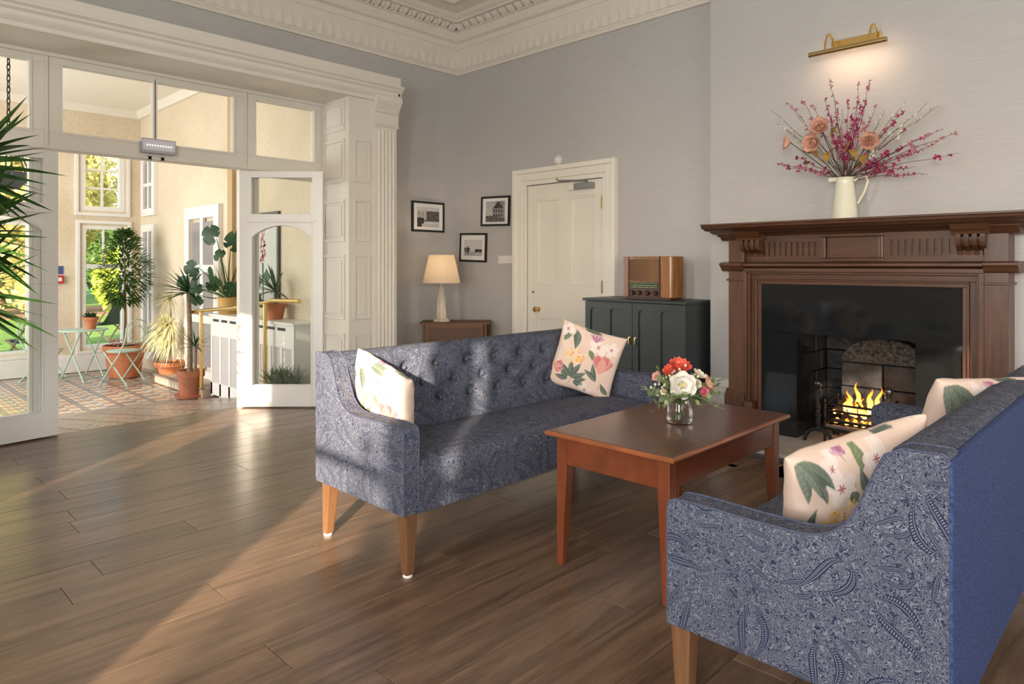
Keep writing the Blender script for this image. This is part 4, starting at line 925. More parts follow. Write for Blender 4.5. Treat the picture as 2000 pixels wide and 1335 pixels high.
for k, (p, q, r) in enumerate([((-.16, -.03, .21), (.10, .03, .235), .024), ((-.05, .06, .215), (.17, -.02, .23), .022), ((-.15, .05, .255), (.02, -.04, .27), .018), ((.0, -.05, .262), (.17, .04, .25), .018), ((-.14, -.07, .15), (.13, -.06, .15), .016)]):
    o = MB().tube([Vector(p).lerp(Vector(q), i/5)+Vector((0, .004*math.sin(i*2), .003*math.cos(i*3))) for i in range(6)], [r*(.9+.12*math.sin(i*1.7+k)) for i in range(6)], 9)
    ob = o.build('burning_log', 'log', None, loc=((gx0+gx1)/2, 5.0, .03))
    tag(ob, ['long charred log lying across the back of the fire basket', 'charred log crossing towards the right of the fire basket', 'short log tilted on top at the left of the fire', 'short log tilted on top at the right of the fire', 'thin charred stick low behind the front bars'][k], 'log', 'burning logs in the fire basket')
m = MB()
for _ in range(60): m.ball((random.uniform(-.16, .16), random.uniform(-.10, .09), random.choice((.135, .20, .205))+random.uniform(0, .012)), random.uniform(.006, .014), 6, 4, .7)
fire = thing('fire', 'orange flames and embers burning in the grate', 'fire', ((gx0+gx1)/2, 5.0, .03))
stuff(m.build('embers', ember, fire))
m, t, b = nt('flame'); t.nodes.remove(b); em = N(t, 'Emission'); tr = N(t, 'BsdfTransparent'); mx = N(t, 'MixShader')
gz = N(t, 'TexCoord'); sp = N(t, 'SeparateXYZ'); L(t, gz.outputs['Generated'], sp.inputs[0])
L(t, ramp(t, sp.outputs[2], [(0, (1, .62, .18)), (.35, (1, .45, .07)), (.75, (1, .22, .015)), (1, (.8, .08, .0))]), em.inputs[0]); em.inputs[1].default_value = 5.0
lw = N(t, 'LayerWeight'); lw.inputs[0].default_value = .35
L(t, math_n(t, 'MULTIPLY', math_n(t, 'SUBTRACT', 1, lw.outputs['Facing']), math_n(t, 'SUBTRACT', 1.0, math_n(t, 'MULTIPLY', sp.outputs[2], .45))), mx.inputs[0])
L(t, tr.outputs[0], mx.inputs[1]); L(t, em.outputs[0], mx.inputs[2]); L(t, mx.outputs[0], t.nodes['Material Output'].inputs[0]); MAT['flame'] = m
for (x, y, h, r, ln, ph, z) in [(-.09, -.03, .10, .016, .02, 0, .215), (-.045, -.05, .165, .024, -.015, 1, .20), (-.01, .01, .20, .022, -.02, 2.2, .215), (.015, -.04, .12, .018, .01, 3, .20), (.065, -.02, .17, .026, .01, 4, .215), (.10, .0, .185, .02, .035, 5, .215), (-.02, -.06, .10, .022, .02, .4, .195), (.05, -.07, .075, .022, -.02, 1.2, .19),
        (-.06, -.09, .045, .016, .01, 2, .135), (.0, -.09, .05, .02, -.01, 0, .135), (.05, -.09, .04, .016, .01, 3, .135), (.09, -.08, .045, .014, 0, 3, .135)]:
    n = 10; pts = [(x+ln*(k/n)**1.5+.010*math.sin(k*1.1+ph)*(k/n), y+.008*math.cos(k*.9+ph)*(k/n), z+h*k/n) for k in range(n+1)]
    MB().tube(pts, [max(.0008, r*(.55+.9*k/n if k/n < .3 else 1.17*(1-k/n)**.75*(1+.16*math.sin(k*2+ph)))) for k in range(n+1)], 10).build('flame', 'flame', fire, ang=180)
fl_ = light('fire_glow', 'POINT', ((gx0+gx1)/2, 4.97, .30), 2.2, (1, .5, .18), shadow_soft_size=.06)
# ================================================================== JUG AND DRIED FLOWERS ON THE MANTEL
def wp(u, v, Y):            # point on the upright plane y = Y seen at picture position (u, v)
    t_ = (u-1000)/1330; d = Y/(.699*t_+.715); return Vector((d*(.715*t_-.699), Y, 1.25+(518-v)/1330*d))
JX, JY = -1.575, 4.76
jg = thing('enamel_jug', 'tall cream enamel jug on the mantel shelf', 'jug', (JX, JY, 1.55), math.radians(20))
MB().lathe([(.001, 0), (.080, 0), (.083, .006), (.078, .02), (.070, .12), (.058, .225), (.054, .25), (.058, .272), (.062, .28), (.058, .279), (.051, .25), (.055, .22), (.066, .12), (.074, .02), (.001, .012)], 32).build('jug_body', 'cerwhite', jg)
MB().tube([(.055, 0, .255), (.085, 0, .285), (.125, 0, .285), (.135, 0, .25), (.115, 0, .18), (.075, 0, .105)], .008, 8).build('jug_handle', 'cerwhite', jg)
MB().prism([(-.052, .03), (-.052, -.03), (-.10, 0)], 'z', .255, .283).build('jug_spout', 'cerwhite', jg, .004)
da = thing('dried_flower_arrangement', 'arrangement of magenta blossom branches and dusky roses in the cream jug', 'flowers', (JX, JY, 1.55))
J0 = Vector((JX, JY, 1.55)); mouth = Vector((0, 0, .26))
brm = plain('twig_brown', (.09, .055, .035), .85); blm = [plain('magenta_blossom', (.50, .03, .16), .7, var=(60, .3)), plain('pale_pink_blossom', (.62, .25, .32), .7, var=(60, .2)), plain('white_blossom', (.82, .80, .70), .7)]
tips = [(80, 600, 2), (190, 550, 1), (120, 680, 2), (180, 720, 2), (130, 940, 0), (115, 950, 0), (280, 540, 2), (345, 560, 0), (455, 385, 1), (430, 520, 0), (500, 590, 0), (535, 600, 0), (570, 545, 0), (645, 430, 1), (650, 520, 0), (715, 400, 1), (660, 560, 0), (690, 530, 0), (750, 580, 1),
        (600, 630, 0), (820, 590, 2), (850, 690, 0), (935, 600, 0), (940, 545, 2), (1080, 560, 2), (1150, 575, 2), (1000, 680, 2), (1090, 760, 0), (1170, 720, 1), (1250, 750, 1), (1275, 880, 0), (1140, 820, 0), (1090, 1010, 0), (990, 880, 0), (900, 860, 0), (1000, 960, 0), (830, 960, 0), (850, 850, 0), (330, 985, 0), (240, 900, 0),
        (240, 620, 2), (560, 760, 0), (620, 740, 0), (520, 800, 0), (450, 620, 0), (780, 800, 2), (870, 760, 2), (930, 690, 2)]
for k, (tx, ty, kind) in enumerate(tips):
    Yk = JY+random.uniform(-.16, .13); tip = wp(1480+tx*.307, 30+ty*.307, Yk)-J0
    a = mouth+Vector((random.uniform(-.03, .03), random.uniform(-.03, .03), 0)); mid = a.lerp(tip, .5)+Vector((0, 0, .05*abs(tip.x)))
    pts = []
    for i in range(9):
        q = i/8; pts.append(a*(1-q)**2+mid*2*q*(1-q)+tip*q*q+Vector((.006*math.sin(i*2.1+k), 0, .006*math.cos(i*1.7+k))))
    pts = [Vector((a.x*.4, a.y*.4, .06))]+pts
    br = MB().tube(pts, [.0032-.0022*i/9 for i in range(10)], 5).build('branch', brm, da)
    m = MB(); nb = 12 if kind == 0 else 12
    for j in range(nb):
        q = random.uniform(.42, 1)**.8 if kind else random.uniform(.35, .98); i = 1+q*8; p = pts[min(int(i), 8)].lerp(pts[min(int(i)+1, 9)], i-int(i))+Vector((random.uniform(-.02, .02), random.uniform(-.02, .02), random.uniform(-.02, .02)))*(1.25-q)
        s = random.uniform(.014, .026)*(1.25-.5*q)
        for z_ in range(4):
            d = Vector((random.uniform(-1, 1), random.uniform(-1, .6), random.uniform(-1, 1))); m.blade(p, d, s, s*.9, 0, 2, .2, lambda w: math.sin(PI*min(.97, w*.9+.1)))
    stuff(m.build('blossom', blm[kind] if random.random() < .8 else blm[1], br, smooth=False))
rsm = plain('dusky_rose_petal', (.74, .44, .34), .7, var=(30, .2)); gold = plain('dried_gold_leaf', (.38, .22, .05), .7, var=(20, .3))
for (tx, ty, r, dv) in [(400, 720, .075, (.1, -1, .25)), (365, 810, .075, (-.2, -1, -.1)), (210, 810, .055, (-.9, -.6, .1)), (705, 805, .072, (.35, -1, 0))]:
    c = wp(1480+tx*.307, 30+ty*.307, JY-.12)-J0; m = MB(); bloom(m, c, dv, r, [(6, 1, 25), (6, .85, 48), (5, .65, 66), (4, .45, 78)], .5, tx); rs = m.build('rose', rsm, da, ang=180)
    MB().ball(c+Vector(dv).normalized()*.006, .010, 8, 6).build('rose_heart', plain('rose_heart', (.25, .05, .05), .8) if 'rose_heart' not in bpy.data.materials else bpy.data.materials['rose_heart'], rs)
    MB().tube([c, c.lerp(mouth, .6)+Vector((0, 0, -.01)), mouth, Vector((0, 0, .08))], .003, 5).build('stem', brm, da)
for (tx, ty) in [(470, 740), (430, 690), (345, 850), (500, 700), (590, 800), (640, 890), (700, 880), (300, 950), (330, 880), (500, 840), (620, 930), (670, 930), (650, 780), (600, 850), (440, 870)]:
    c = wp(1480+tx*.307, 30+ty*.307, JY-.08)-J0; MB().blade(c, (random.uniform(-1, 1), -.4, random.uniform(-1, .3)), .07, .05, .2, 4, .1, lambda q: math.sin(PI*min(.97, q*.95+.04))**.6).build('leaf', gold, da)

# ================================================================== PICTURE LIGHT
pl = thing('picture_light', 'brass picture light glowing on the chimney breast', 'wall lamp', (-1.577, YC, 2.70))
MB().tube([(-.245, -.20, 0), (.245, -.20, 0)], .017, 16).build('lamp_tube', 'abrass', pl)
MB().box(-.16, .16, -.025, 0, .055, .115).build('backplate', 'brass', pl, .006)
for x in (-.14, .14): MB().tube([(x, -.02, .085), (x, -.06, .125), (x, -.11, .145), (x, -.16, .12), (x, -.19, .06), (x, -.195, .01)], .0075, 8).build('swan_arm', 'brass', pl)
lg = light('picture_light_lamp', 'AREA', (-1.577, YC-.185, 2.675), .85, (1, .66, .42), (0, .8, -.6), shape='RECTANGLE', size=.42, size_y=.03)

# ================================================================== PAINTED CABINET
cb = thing('cabinet', 'charcoal painted two-door cabinet in the alcove by the fireplace', 'cabinet', (-3.21, 4.935, 0))
W2, D2 = .49, .235
MB().box(-W2, W2, -D2+.022, D2, .06, .945).build('body', 'cab', cb, .003); MB().box(-W2+.02, W2-.02, -D2+.04, D2, 0, .06).build('plinth', 'cab', cb)
MB().box(-W2-.018, W2+.012, -D2-.018, D2, .945, .968).build('top', 'cab', cb, .006)
for s in (-1, 1):
    x0, x1 = (-W2, -.002) if s < 0 else (.002, W2); w = x1-x0
    dr = MB(); hs = []
    ps = [(x0+.055, x0+w/2-.022), (x0+w/2+.022, x1-.055)]
    cells(dr, 'y', -D2, -D2+.02, x0, x1, .08, .94, [(a, b_, .14, .885) for a, b_ in ps])
    for a, b_ in ps:
        r = .035                                      # rounded upper corners of each sunk panel
        for sx, xc in ((1, a), (-1, b_)): dr.prism([(xc, .885), (xc, .885-r)]+[(xc+sx*(r-r*math.cos(q)), .885-r+r*math.sin(q)) for q in [PI/2*i/6 for i in range(1, 7)]], 'y', -D2, -D2+.02)
    do = dr.build('door', 'cab', cb, .003)
    for a, b_ in ps: MB().box(a-.004, b_+.004, -D2+.012, -D2+.02, .13, .89).build('panel', 'cab', do)
    hx = s*.03
    MB().lathe([(.001, 0), (.011, 0), (.011, .004), (.005, .008), (.006, .014), (.001, .016)], 12).build('pull_rose', 'brass', do, loc=(hx, -D2, .655), rot=(PI/2, 0, 0))
    MB().tube([(hx, -D2-.012, .655), (hx, -D2-.014, .63), (hx, -D2-.012, .60)], [.004, .006, .008], 8).build('drop_pull', 'brass', do)

# ================================================================== VALVE RADIO
rd = thing('vintage_radio', 'vintage walnut valve radio on top of the charcoal cabinet', 'radio', (-3.095, 4.885, .968))
arcp = [(.215-.028+.028*math.sin(a), -.12+.028-.028*math.cos(a)) for a in [PI/2*i/8 for i in range(9)]]
MB().prism([(-.245, .06), (-.245, -.12)]+arcp+[(.215, .06)], 'z', .02, .355).build('case', 'radio', rd, .004)
MB().box(-.225, .20, -.115, .055, 0, .02).build('base_plinth', plain('dark_radio_plinth', (.05, .02, .01), .4), rd, .003)
for x in (-.19, .105): MB().box(x-.006, x+.006, -.128, -.11, .02, .355).build('dark_stripe', plain('ebonised_stripe', (.03, .012, .008), .35) if 'ebonised_stripe' not in bpy.data.materials else bpy.data.materials['ebonised_stripe'], rd, .002)
MB().box(-.245, -.195, -.127, -.11, .02, .355).build('front_pillar', 'radio', rd, .004); MB().box(.112, .186, -.124, -.11, .02, .355).build('front_pillar', 'radio', rd, .004)
MB().box(-.185, .10, -.124, -.118, .155, .33).build('speaker_cloth', plain('brown_speaker_cloth', (.17, .085, .04), .75, var=(5, .35), bmp=(350, .4), stretch=(1, 1, .15)), rd)
MB().box(-.185, .10, -.128, -.118, .33, .345).box(-.185, .10, -.128, -.118, .145, .155).build('fascia_moulding', 'radio', rd, .002)
dl = MB().box(-.172, .09, -.124, -.118, .09, .145).build('tuning_dial', plain('green_dial_glass', (.035, .06, .03), .12), rd)
for i in range(12): MB().box(-.15+i*.02, -.139+i*.02, -.1255, -.124, .104+.006*(i % 3), .1065+.006*(i % 3)).build('dial_mark', plain('cream_dial_print', (.62, .62, .42), .5) if 'cream_dial_print' not in bpy.data.materials else bpy.data.materials['cream_dial_print'], dl)
for z in (.1, .118, .136): MB().box(-.165, .083, -.1252, -.124, z, z+.0018).build('dial_line', bpy.data.materials['cream_dial_print'], dl)
MB().box(-.185, .10, -.122, -.116, .022, .09).build('knob_panel', plain('dark_walnut_panel', (.07, .026, .012), .35), rd)
for x in (-.155, -.09, -.01, .068): MB().lathe([(.001, .024), (.014, .024), (.019, .018), (.021, 0), (.001, 0)], 18).build('knob', plain('bakelite', (.035, .012, .009), .25) if 'bakelite' not in bpy.data.materials else bpy.data.materials['bakelite'], rd, loc=(x, -.12, .055), rot=(PI/2, 0, 0))

# ================================================================== CORNER TABLE AND LAMP
RZ = math.radians(44.35)
tb = thing('drop_leaf_table', 'small walnut drop-leaf table standing across the corner', 'table', (-5.458, 4.732, 0), RZ)
TH = .66
MB().box(-.365, .365, -.17, .20, TH-.02, TH).build('table_top', 'walnut', tb, .006)
def rr(w, h, r, x0=0, z0=0):
    pts = []
    for (cx_, cz_, a0) in ((w/2-r, -h+r, -PI/2), (w/2, 0, 0), (-w/2, 0, PI), (-w/2+r, -h+r, PI)):
        if cz_ == 0: pts.append((cx_+x0, z0))
        else: pts += [(x0+cx_+r*math.cos(a0+PI/2*i/5), z0+cz_+r*math.sin(a0+PI/2*i/5)) for i in range(6)]
    return pts
lfp = MB().prism(rr(.60, .24, .05, 0, TH-.012), 'y', -.196, -.178).build('drop_leaf', 'walnut', tb, .003)
MB().prism(rr(.54, .15, .03, 0, TH-.05), 'y', -.1985, -.196).build('leaf_veneer', wood('walnut_veneer', (.06, .025, .012), (.125, .055, .026), axis=0, rough=.6, coat=0), lfp)
MB().prism(rr(.73, .30, .05, 0, TH-.01), 'y', .205, .22).build('drop_leaf', 'walnut', tb, .003)
MB().box(.305, .33, -.16, .19, TH-.20, TH-.02).box(-.33, -.305, -.16, .19, TH-.20, TH-.02).box(-.33, .33, .15, .17, TH-.15, TH-.02).build('frieze', 'walnut', tb, .003)
for sx in (-1, 1):
    for yy in (-.13, .16): MB().lathe([(.012, 0), (.018, .03), (.014, .06), (.02, .25), (.014, .4), (.02, .44), (.022, .46), (.022, TH-.02)], 12, (sx*.30, yy, 0)).build('leg', 'walnut', tb)
lp = thing('table_lamp', 'lit table lamp with cream shade on the corner table', 'lamp', (-5.458-.15*.715, 4.732-.15*.699, TH), RZ)
MB().lathe([(.001, 0), (.088, 0), (.09, .008), (.082, .018), (.07, .026), (.055, .032), (.052, .04)], 28).build('lamp_foot', 'lampwood', lp)
MB().lathe([(.048, .04), (.053, .06), (.047, .12), (.042, .2), (.034, .27), (.024, .30), (.019, .318), (.027, .325), (.022, .335), (.02, .36), (.012, .37), (.012, .42)], 40, lobes=10, amp=.07).build('fluted_column', 'lampwood', lp)
m, t, b = nt('cream_lampshade'); t.nodes.remove(b); df = N(t, 'BsdfDiffuse'); tl = N(t, 'BsdfTranslucent'); mx = N(t, 'MixShader')
df.inputs[0].default_value = (.82, .76, .66, 1); tl.inputs[0].default_value = (.90, .80, .66, 1); mx.inputs[0].default_value = .55
L(t, df.outputs[0], mx.inputs[1]); L(t, tl.outputs[0], mx.inputs[2]); L(t, mx.outputs[0], t.nodes['Material Output'].inputs[0]); MAT['shade'] = m
MB().lathe([(.200, .405), (.132, .700), (.130, .700), (.198, .405)], 48).build('lamp_shade', 'shade', lp)
m = MB(); 
for i in range(3): m.tube([(0, 0, .62), (.135*math.cos(i*2.09), .135*math.sin(i*2.09), .68)], .002, 5)
m.tube([(0, 0, .42), (0, 0, .62)], .004, 6).build('shade_carrier', 'brass', lp)
bulb = MB().ball((0, 0, .52), .028, 12, 8, 1.2).build('bulb', plain('lit_bulb', (1, .9, .8), .5, emit=((1, .72, .45), 10)), lp)
light('table_lamp_bulb', 'POINT', (-5.458-.15*.715, 4.732-.15*.699, TH+.535), 5.0, (1, .80, .60), shadow_soft_size=.03).data.use_shadow = True
bpy.data.objects['table_lamp_bulb'].location.z += .045

# ================================================================== FRAMED PHOTOGRAPHS
def photo(seed, nx_=96, ny_=70):
    rs = np.random.RandomState(seed); U, V = np.meshgrid(np.linspace(0, 1, nx_), np.linspace(0, 1, ny_)); g = np.full(U.shape, .62)
    nz = rs.rand(ny_, nx_); sm = (nz+np.roll(nz, 1, 0)+np.roll(nz, 1, 1)+np.roll(nz, -1, 0)+np.roll(nz, -1, 1))/5
    if seed == 1:      # dark tree belt, pale drive, foliage at the left
        g = np.where(V < .28, .70, g); g = np.where((V > .28) & (V < .80) & (U > .3), .10+.25*sm, g); g = np.where((U < .42) & (V > .35), .25+.65*sm, g); g = np.where((U < .30) & (V < .45), .03+.2*sm, g); g = np.where((V > .8), .72, g); g = np.where((V < .16) & (U > .2), .85-.4*sm, g)
    elif seed == 2:    # gabled house
        g = .66-.10*V; roof = np.abs(U-.66)*1.1 < (.98-V)*1.0; body = (U > .36) & (U < .98) & (V > .2) & (V < .66); g = np.where(roof & (V > .6), .08+.2*sm, g); g = np.where(body, .30+.25*sm, g)
        for wx in (.45, .57, .70, .83):
            for wy in (.32, .52): g = np.where((np.abs(U-wx) < .03) & (np.abs(V-wy) < .05), .03, g)
        g = np.where((np.abs(U-.55) < .05) & (V < .75) & (V > .66), .05, g); g = np.where((V < .3) & (U < .62), .05+.35*sm, g); g = np.where(V < .2, .12+.3*sm, g); g = np.where((V > .75) & (U > .5) & (sm > .55), .12, g)
    else:              # figures on a lawn, wide white sky
        g = .78-.1*sm; g = np.where((V < .42) & (U > .6) & (V > .1), .06+.2*sm, g); g = np.where((V < .5) & (U < .34) & (sm > .42), .10, g); g = np.where((V < .24), .15+.75*sm, g); g = np.where((np.abs(U-.22) < .03) & (V < .6) & (V > .1), .05, g)
    g = np.clip(g*(.72+.56*sm)+.10*(nz-.5), .01, .9)
    return g**1.5
def picture(label, c, wv, w, h, nv, seed, border, photo_w, photo_h, tilt=0):
    e = thing('framed_photograph', label, 'picture', c); e.rotation_euler = (0, 0, wv)
    pv = bpy.data.objects.new('tilt', None)
    C.objects.unlink(pv) if pv.name in C.objects else None; bpy.data.objects.remove(pv)
    e.rotation_mode = 'XYZ'; e.rotation_euler = (0, tilt, wv)
    f = .022
    for (a, b_, z0, z1) in ((-w/2, w/2, h/2-f, h/2), (-w/2, w/2, -h/2, -h/2+f), (-w/2, -w/2+f, -h/2+f, h/2-f), (w/2-f, w/2, -h/2+f, h/2-f)): MB().box(a, b_, -.022, -.001, z0, z1).build('frame_bar', 'black', e, .002)
    MB().box(-w/2+f, w/2-f, -.012, -.004, -h/2+f, h/2-f).build('mount', 'matbd', e)
    g = photo(seed); ny_, nx_ = g.shape; vs = [(-photo_w/2+photo_w*i/(nx_-1), -.0135, -photo_h/2+photo_h*j/(ny_-1)-.004) for j in range(ny_) for i in range(nx_)]
    me = bpy.data.meshes.new('photo_print'); me.from_pydata(vs, [], [(j*nx_+i, j*nx_+i+1, (j+1)*nx_+i+1, (j+1)*nx_+i) for j in range(ny_-1) for i in range(nx_-1)])
    at_ = me.attributes.new('Col', 'FLOAT_COLOR', 'POINT'); gg = g.ravel(); at_.data.foreach_set('color', np.stack([gg, gg*.97, gg*.98, np.ones_like(gg)], -1).astype(np.float32).ravel()); mobj('photo_print', me, 'photo', e)
    return e
picture('black framed photo of a tree-lined drive left of the corner', (XL+.0, 4.75, 1.787), PI/2, .455, .335, 0, 1, 0, .31, .22)
picture('black framed photo of a gabled house nearest the cream door', (-5.327, YB, 1.842), 0, .445, .325, 0, 2, 0, .30, .225, .03)
picture('black framed photo of figures on a lawn, lowest of the three', (-5.687, YB, 1.452), 0, .445, .325, 0, 3, 0, .30, .18, .03)

# ================================================================== SMALL WALL FITTINGS
e = thing('light_switch', 'white double light switch left of the cream door', 'switch', (-5.17, YB, 1.312))
MB().box(-.115, .115, -.008, 0, -.042, .042).build('switch_plate', 'white_pl', e, .003)
for x in (-.05, .05): MB().box(x-.012, x+.012, -.016, -.007, -.016, .016).build('rocker', 'white_pl', e, .003)
e = thing('dome_sensor', 'small white dome sensor above the cream door', 'sensor', (-4.438, YB, 2.302))
MB().lathe([(.001, .045), (.02, .042), (.036, .028), (.045, .008), (.046, 0), (.001, 0)], 20).build('dome', 'white_pl', e, rot=(PI/2, 0, 0)); MB().lathe([(.05, 0), (.05, .008), (.04, .01)], 20).build('mounting_ring', 'white_pl', e, rot=(PI/2, 0, 0))
el = thing('emergency_light', 'grey emergency light with a row of white diodes over the doorway', 'light fitting', (XF+.032, 1.925, 2.205))
MB().box(0, .06, -.13, .13, -.06, .055).build('housing', 'plastic', el, .008); MB().box(.058, .064, -.12, .12, -.04, .045).build('lens', plain('clear_lens', (.75, .74, .82), .15), el, .003)
for i in range(10): MB().ball((.066, -.09+i*.02, .0), .0036, 8, 5).build('diode', 'led', el)
for k, (y_, nm) in enumerate(((1.87, 'left of the two small brown sensors under the emergency light'), (1.965, 'right of the two small brown sensors under the emergency light'))): tag(box_obj('door_sensor', plain('brown_sensor', (.06, .03, .02), .4), None, XF+.03, XF+.05, y_-.016, y_+.016, 2.098, 2.124), nm, 'sensor')

# ================================================================== FOREGROUND YUCCA AT THE LEFT
yc = thing('yucca_palm', 'large dark green yucca at the left edge of the room', 'plant', (-4.60, .53, 0))
MB().lathe([(.001, .0), (.12, .0), (.15, .30), (.16, .34), (.145, .34), (.13, .30), (.001, .30)], 24, (-.12, -.20, 0)).build('pot', 'terra2', yc)
MB().lathe([(.001, .31), (.135, .31)], 20, (-.12, -.20, 0)).build('soil', 'soil', yc)
for top in ((0, .02, 1.70), (.02, -.02, 1.05)): MB().tube([(-.12, -.20, .3), (-.10, -.16, top[2]*.6), top], [.04, .035, .03], 10).build('trunk', 'bark2', yc)
for c, n, Ln in (((0, .02, 1.70), 78, .43), ((.02, -.02, 1.06), 78, .45), ((.0, 0, 1.36), 60, .42)):
    for i in range(n):
        a = i*2.4; el_ = math.radians(-40+112*(i/n)); d = Vector((math.cos(a)*math.cos(el_), math.sin(a)*math.cos(el_), math.sin(el_)))
        MB().blade(Vector(c)+Vector((0, 0, .14*(i/n))), d, Ln*random.uniform(.85, 1.12), .058, random.uniform(-.05, .14), 6, random.uniform(-.7, .8), lambda q: min(1, .45+q*2.5)*(1-q**1.8)).build('leaf', 'leafp', yc)

# ================================================================== HANGING LANTERN IN THE GARDEN ROOM
hl = thing('hanging_lantern', 'dark metal lantern hanging on a chain beyond the left transom', 'lantern', (-7.0, 1.13, 2.0))
lk = MB().tube([(.012*math.cos(a), 0, .033*math.sin(a)) for a in [2*PI*i/12 for i in range(12)]], .0045, 6, closed=True).mesh('chain_link'); lk.materials.append(MAT['iron'])
for i in range(29): mobj('chain_link', lk, None, hl, (0, 0, .34+i*.0475), (0, 0, RZ+(i % 2)*PI/2))
for z, r in ((.25, .06), (.04, .15), (-.05, .13)): MB().tube([(r*math.cos(a), r*math.sin(a), z) for a in [2*PI*i/20 for i in range(20)]], .008, 6, closed=True).build('ring', 'bluegrey', hl)
for i in range(6):
    a = i*PI/3; c_, s_ = math.cos(a), math.sin(a); MB().tube([(0, 0, .31), (.06*c_, .06*s_, .25), (.10*c_, .10*s_, .16), (.15*c_, .15*s_, .04), (.13*c_, .13*s_, -.05), (.17*c_, .17*s_, -.02), (.19*c_, .19*s_, .03)], .007, 6).build('scroll_arm', 'bluegrey', hl)
MB().lathe([(.001, -.12), (.08, -.10), (.125, -.04), (.13, .03), (.12, .03), (.07, -.09), (.001, -.11)], 20).build('lantern_bowl', 'bluegrey', hl)

# ================================================================== GARDEN ROOM FURNITURE
bt = thing('bistro_table', 'round mint green folding bistro table with a pot on it', 'table', (-10.95, 2.62, ZF), math.radians(20))
MB().lathe([(.001, .70), (.30, .70), (.305, .706), (.30, .718), (.001, .718)], 32).build('table_top', 'mint', bt)
for s in (-1, 1):
    MB().tube([(-.24, s*.17, 0), (.2, s*.17, .70)], .011, 8).build('leg', 'mint', bt); MB().tube([(.24, s*.15, 0), (-.2, s*.15, .70)], .011, 8).build('leg', 'mint', bt)
MB().tube([(-.21, -.17, .05), (-.21, .17, .05)], .009, 6).build('stretcher', 'mint', bt); MB().tube([(.21, -.15, .05), (.21, .15, .05)], .009, 6).build('stretcher', 'mint', bt)
def chair(label, loc, rz):
    e = thing('bistro_chair', label, 'chair', loc, rz, 'mint green bistro chairs')
    MB().lathe([(.001, .445), (.19, .44), (.20, .45), (.195, .458), (.001, .465)], 28).build('seat', 'mint', e)
    for s in (-1, 1):
        MB().tube([(.21, s*.18, 0), (-.12, s*.18, .42), (-.22, s*.18, .60), (-.24, s*.18, .72)], .010, 8).build('leg', 'mint', e); MB().tube([(-.24, s*.16, 0), (.16, s*.16, .445)], .010, 8).build('leg', 'mint', e)
        MB().tube([(-.2, s*.03, .56)]+[(-.235, s*(.03+.10*math.sin(q*PI)), .58+.22*q) for q in [i/8 for i in range(9)]]+[(-.235, s*(.05+.028*math.cos(a)), .80-.028*math.sin(a)) for a in [PI*i/6 for i in range(1, 8)]], .006, 6).build('scroll', 'mint', e)
    MB().tube([(-.24, .18*math.cos(a), .72+.16*math.sin(a)) for a in [PI*i/14 for i in range(15)]], .010, 8).build('back_hoop', 'mint', e)
    MB().tube([(-.20, -.18, .56), (-.20, .18, .56)], .007, 6).build('back_rail', 'mint', e); MB().tube([(.19, -.18, .03), (.19, .18, .03)], .008, 6).build('stretcher', 'mint', e); MB().tube([(-.22, -.16, .03), (-.22, .16, .03)], .008, 6).build('stretcher', 'mint', e)
    return e
chair('mint green bistro chair in front of the large terracotta pot', (-10.28, 2.93, ZF), PI+math.radians(28)); chair('mint green bistro chair half hidden by the door edge', (-11.25, 2.22, ZF), math.radians(45))
def pot(e, r0, r1, h, mat, rim=.03, saucer=False, soil=True):
    MB().lathe([(.001, 0), (r0, 0), (r0+(r1-r0)*(1-rim*2/h), h-rim*2), (r1+.008, h-rim*2), (r1+.012, h), (r1-.012, h), (r1-.02, h-.03), (.001, h-.03)], 28).build('pot', mat, e)
    if soil: MB().lathe([(.001, h-.025), (r1-.015, h-.028)], 24).build('soil', 'soil', e)
    if saucer: MB().lathe([(.001, -.0), (r0+.05, 0), (r0+.06, .035), (r0+.05, .035), (.001, .012)], 28).build('saucer', mat, e)
e = thing('potted_succulent', 'small succulent in a terracotta pot on the bistro table', 'plant', (-10.90, 2.70, ZF+.718)); pot(e, .06, .09, .17, 'terra', .02)
m = MB()
for i in range(46): 
    a = i*2.4; q = math.radians(20+55*random.random()); m.blade((.05*math.cos(a)*random.random(), .05*math.sin(a)*random.random(), .15), (math.cos(a)*math.cos(q), math.sin(a)*math.cos(q), math.sin(q)), .10, .035, .1, 3, .1, lambda q: math.sin(PI*min(.97, q*.9+.08))**.6)
stuff(m.build('foliage', 'leafd', e))
e = thing('potted_bay_tree', 'leafy standard tree in a large terracotta pot by the window', 'plant', (-10.93, 3.14, ZF)); pot(e, .20, .27, .46, 'terra', .05)
MB().tube([(0, 0, .42), (-.01, .01, .8), (.01, 0, 1.15), (0, 0, 1.75)], [.022, .018, .016, .008], 8).build('trunk', 'bark', e)
m = MB(); lp_ = lambda q: math.sin(PI*min(.98, q*.96+.02))**.7
for i in range(1150):
    a = random.uniform(0, 6.28); u = random.uniform(-1, 1); q = random.random()**.4; rr_ = .32*math.sqrt(1-u*u)*q*(1.0 if u < .2 else 1.0-.45*u)
    p = Vector((rr_*math.cos(a), rr_*math.sin(a), 1.58+.52*u)); d = Vector((math.cos(a), math.sin(a), random.uniform(-.3, 1.1)+u*.6)); m.blade(p, d, random.uniform(.10, .17), .034, .3, 3, .2, lp_)
stuff(m.build('foliage', 'leaf', e))
m = MB()
for i in range(26): m.ball((random.uniform(-.2, -.06), random.uniform(-.16, -.02), .44+random.uniform(0, .10)), .014, 6, 4)
stuff(m.build('pink_flowers', petm['blush'], e))
e = thing('spider_dracaena', 'pale variegated dracaena in a shallow terracotta bowl on the step', 'plant', (-10.0, 3.44, ZF+.12)); pot(e, .13, .19, .16, 'terra', .03)
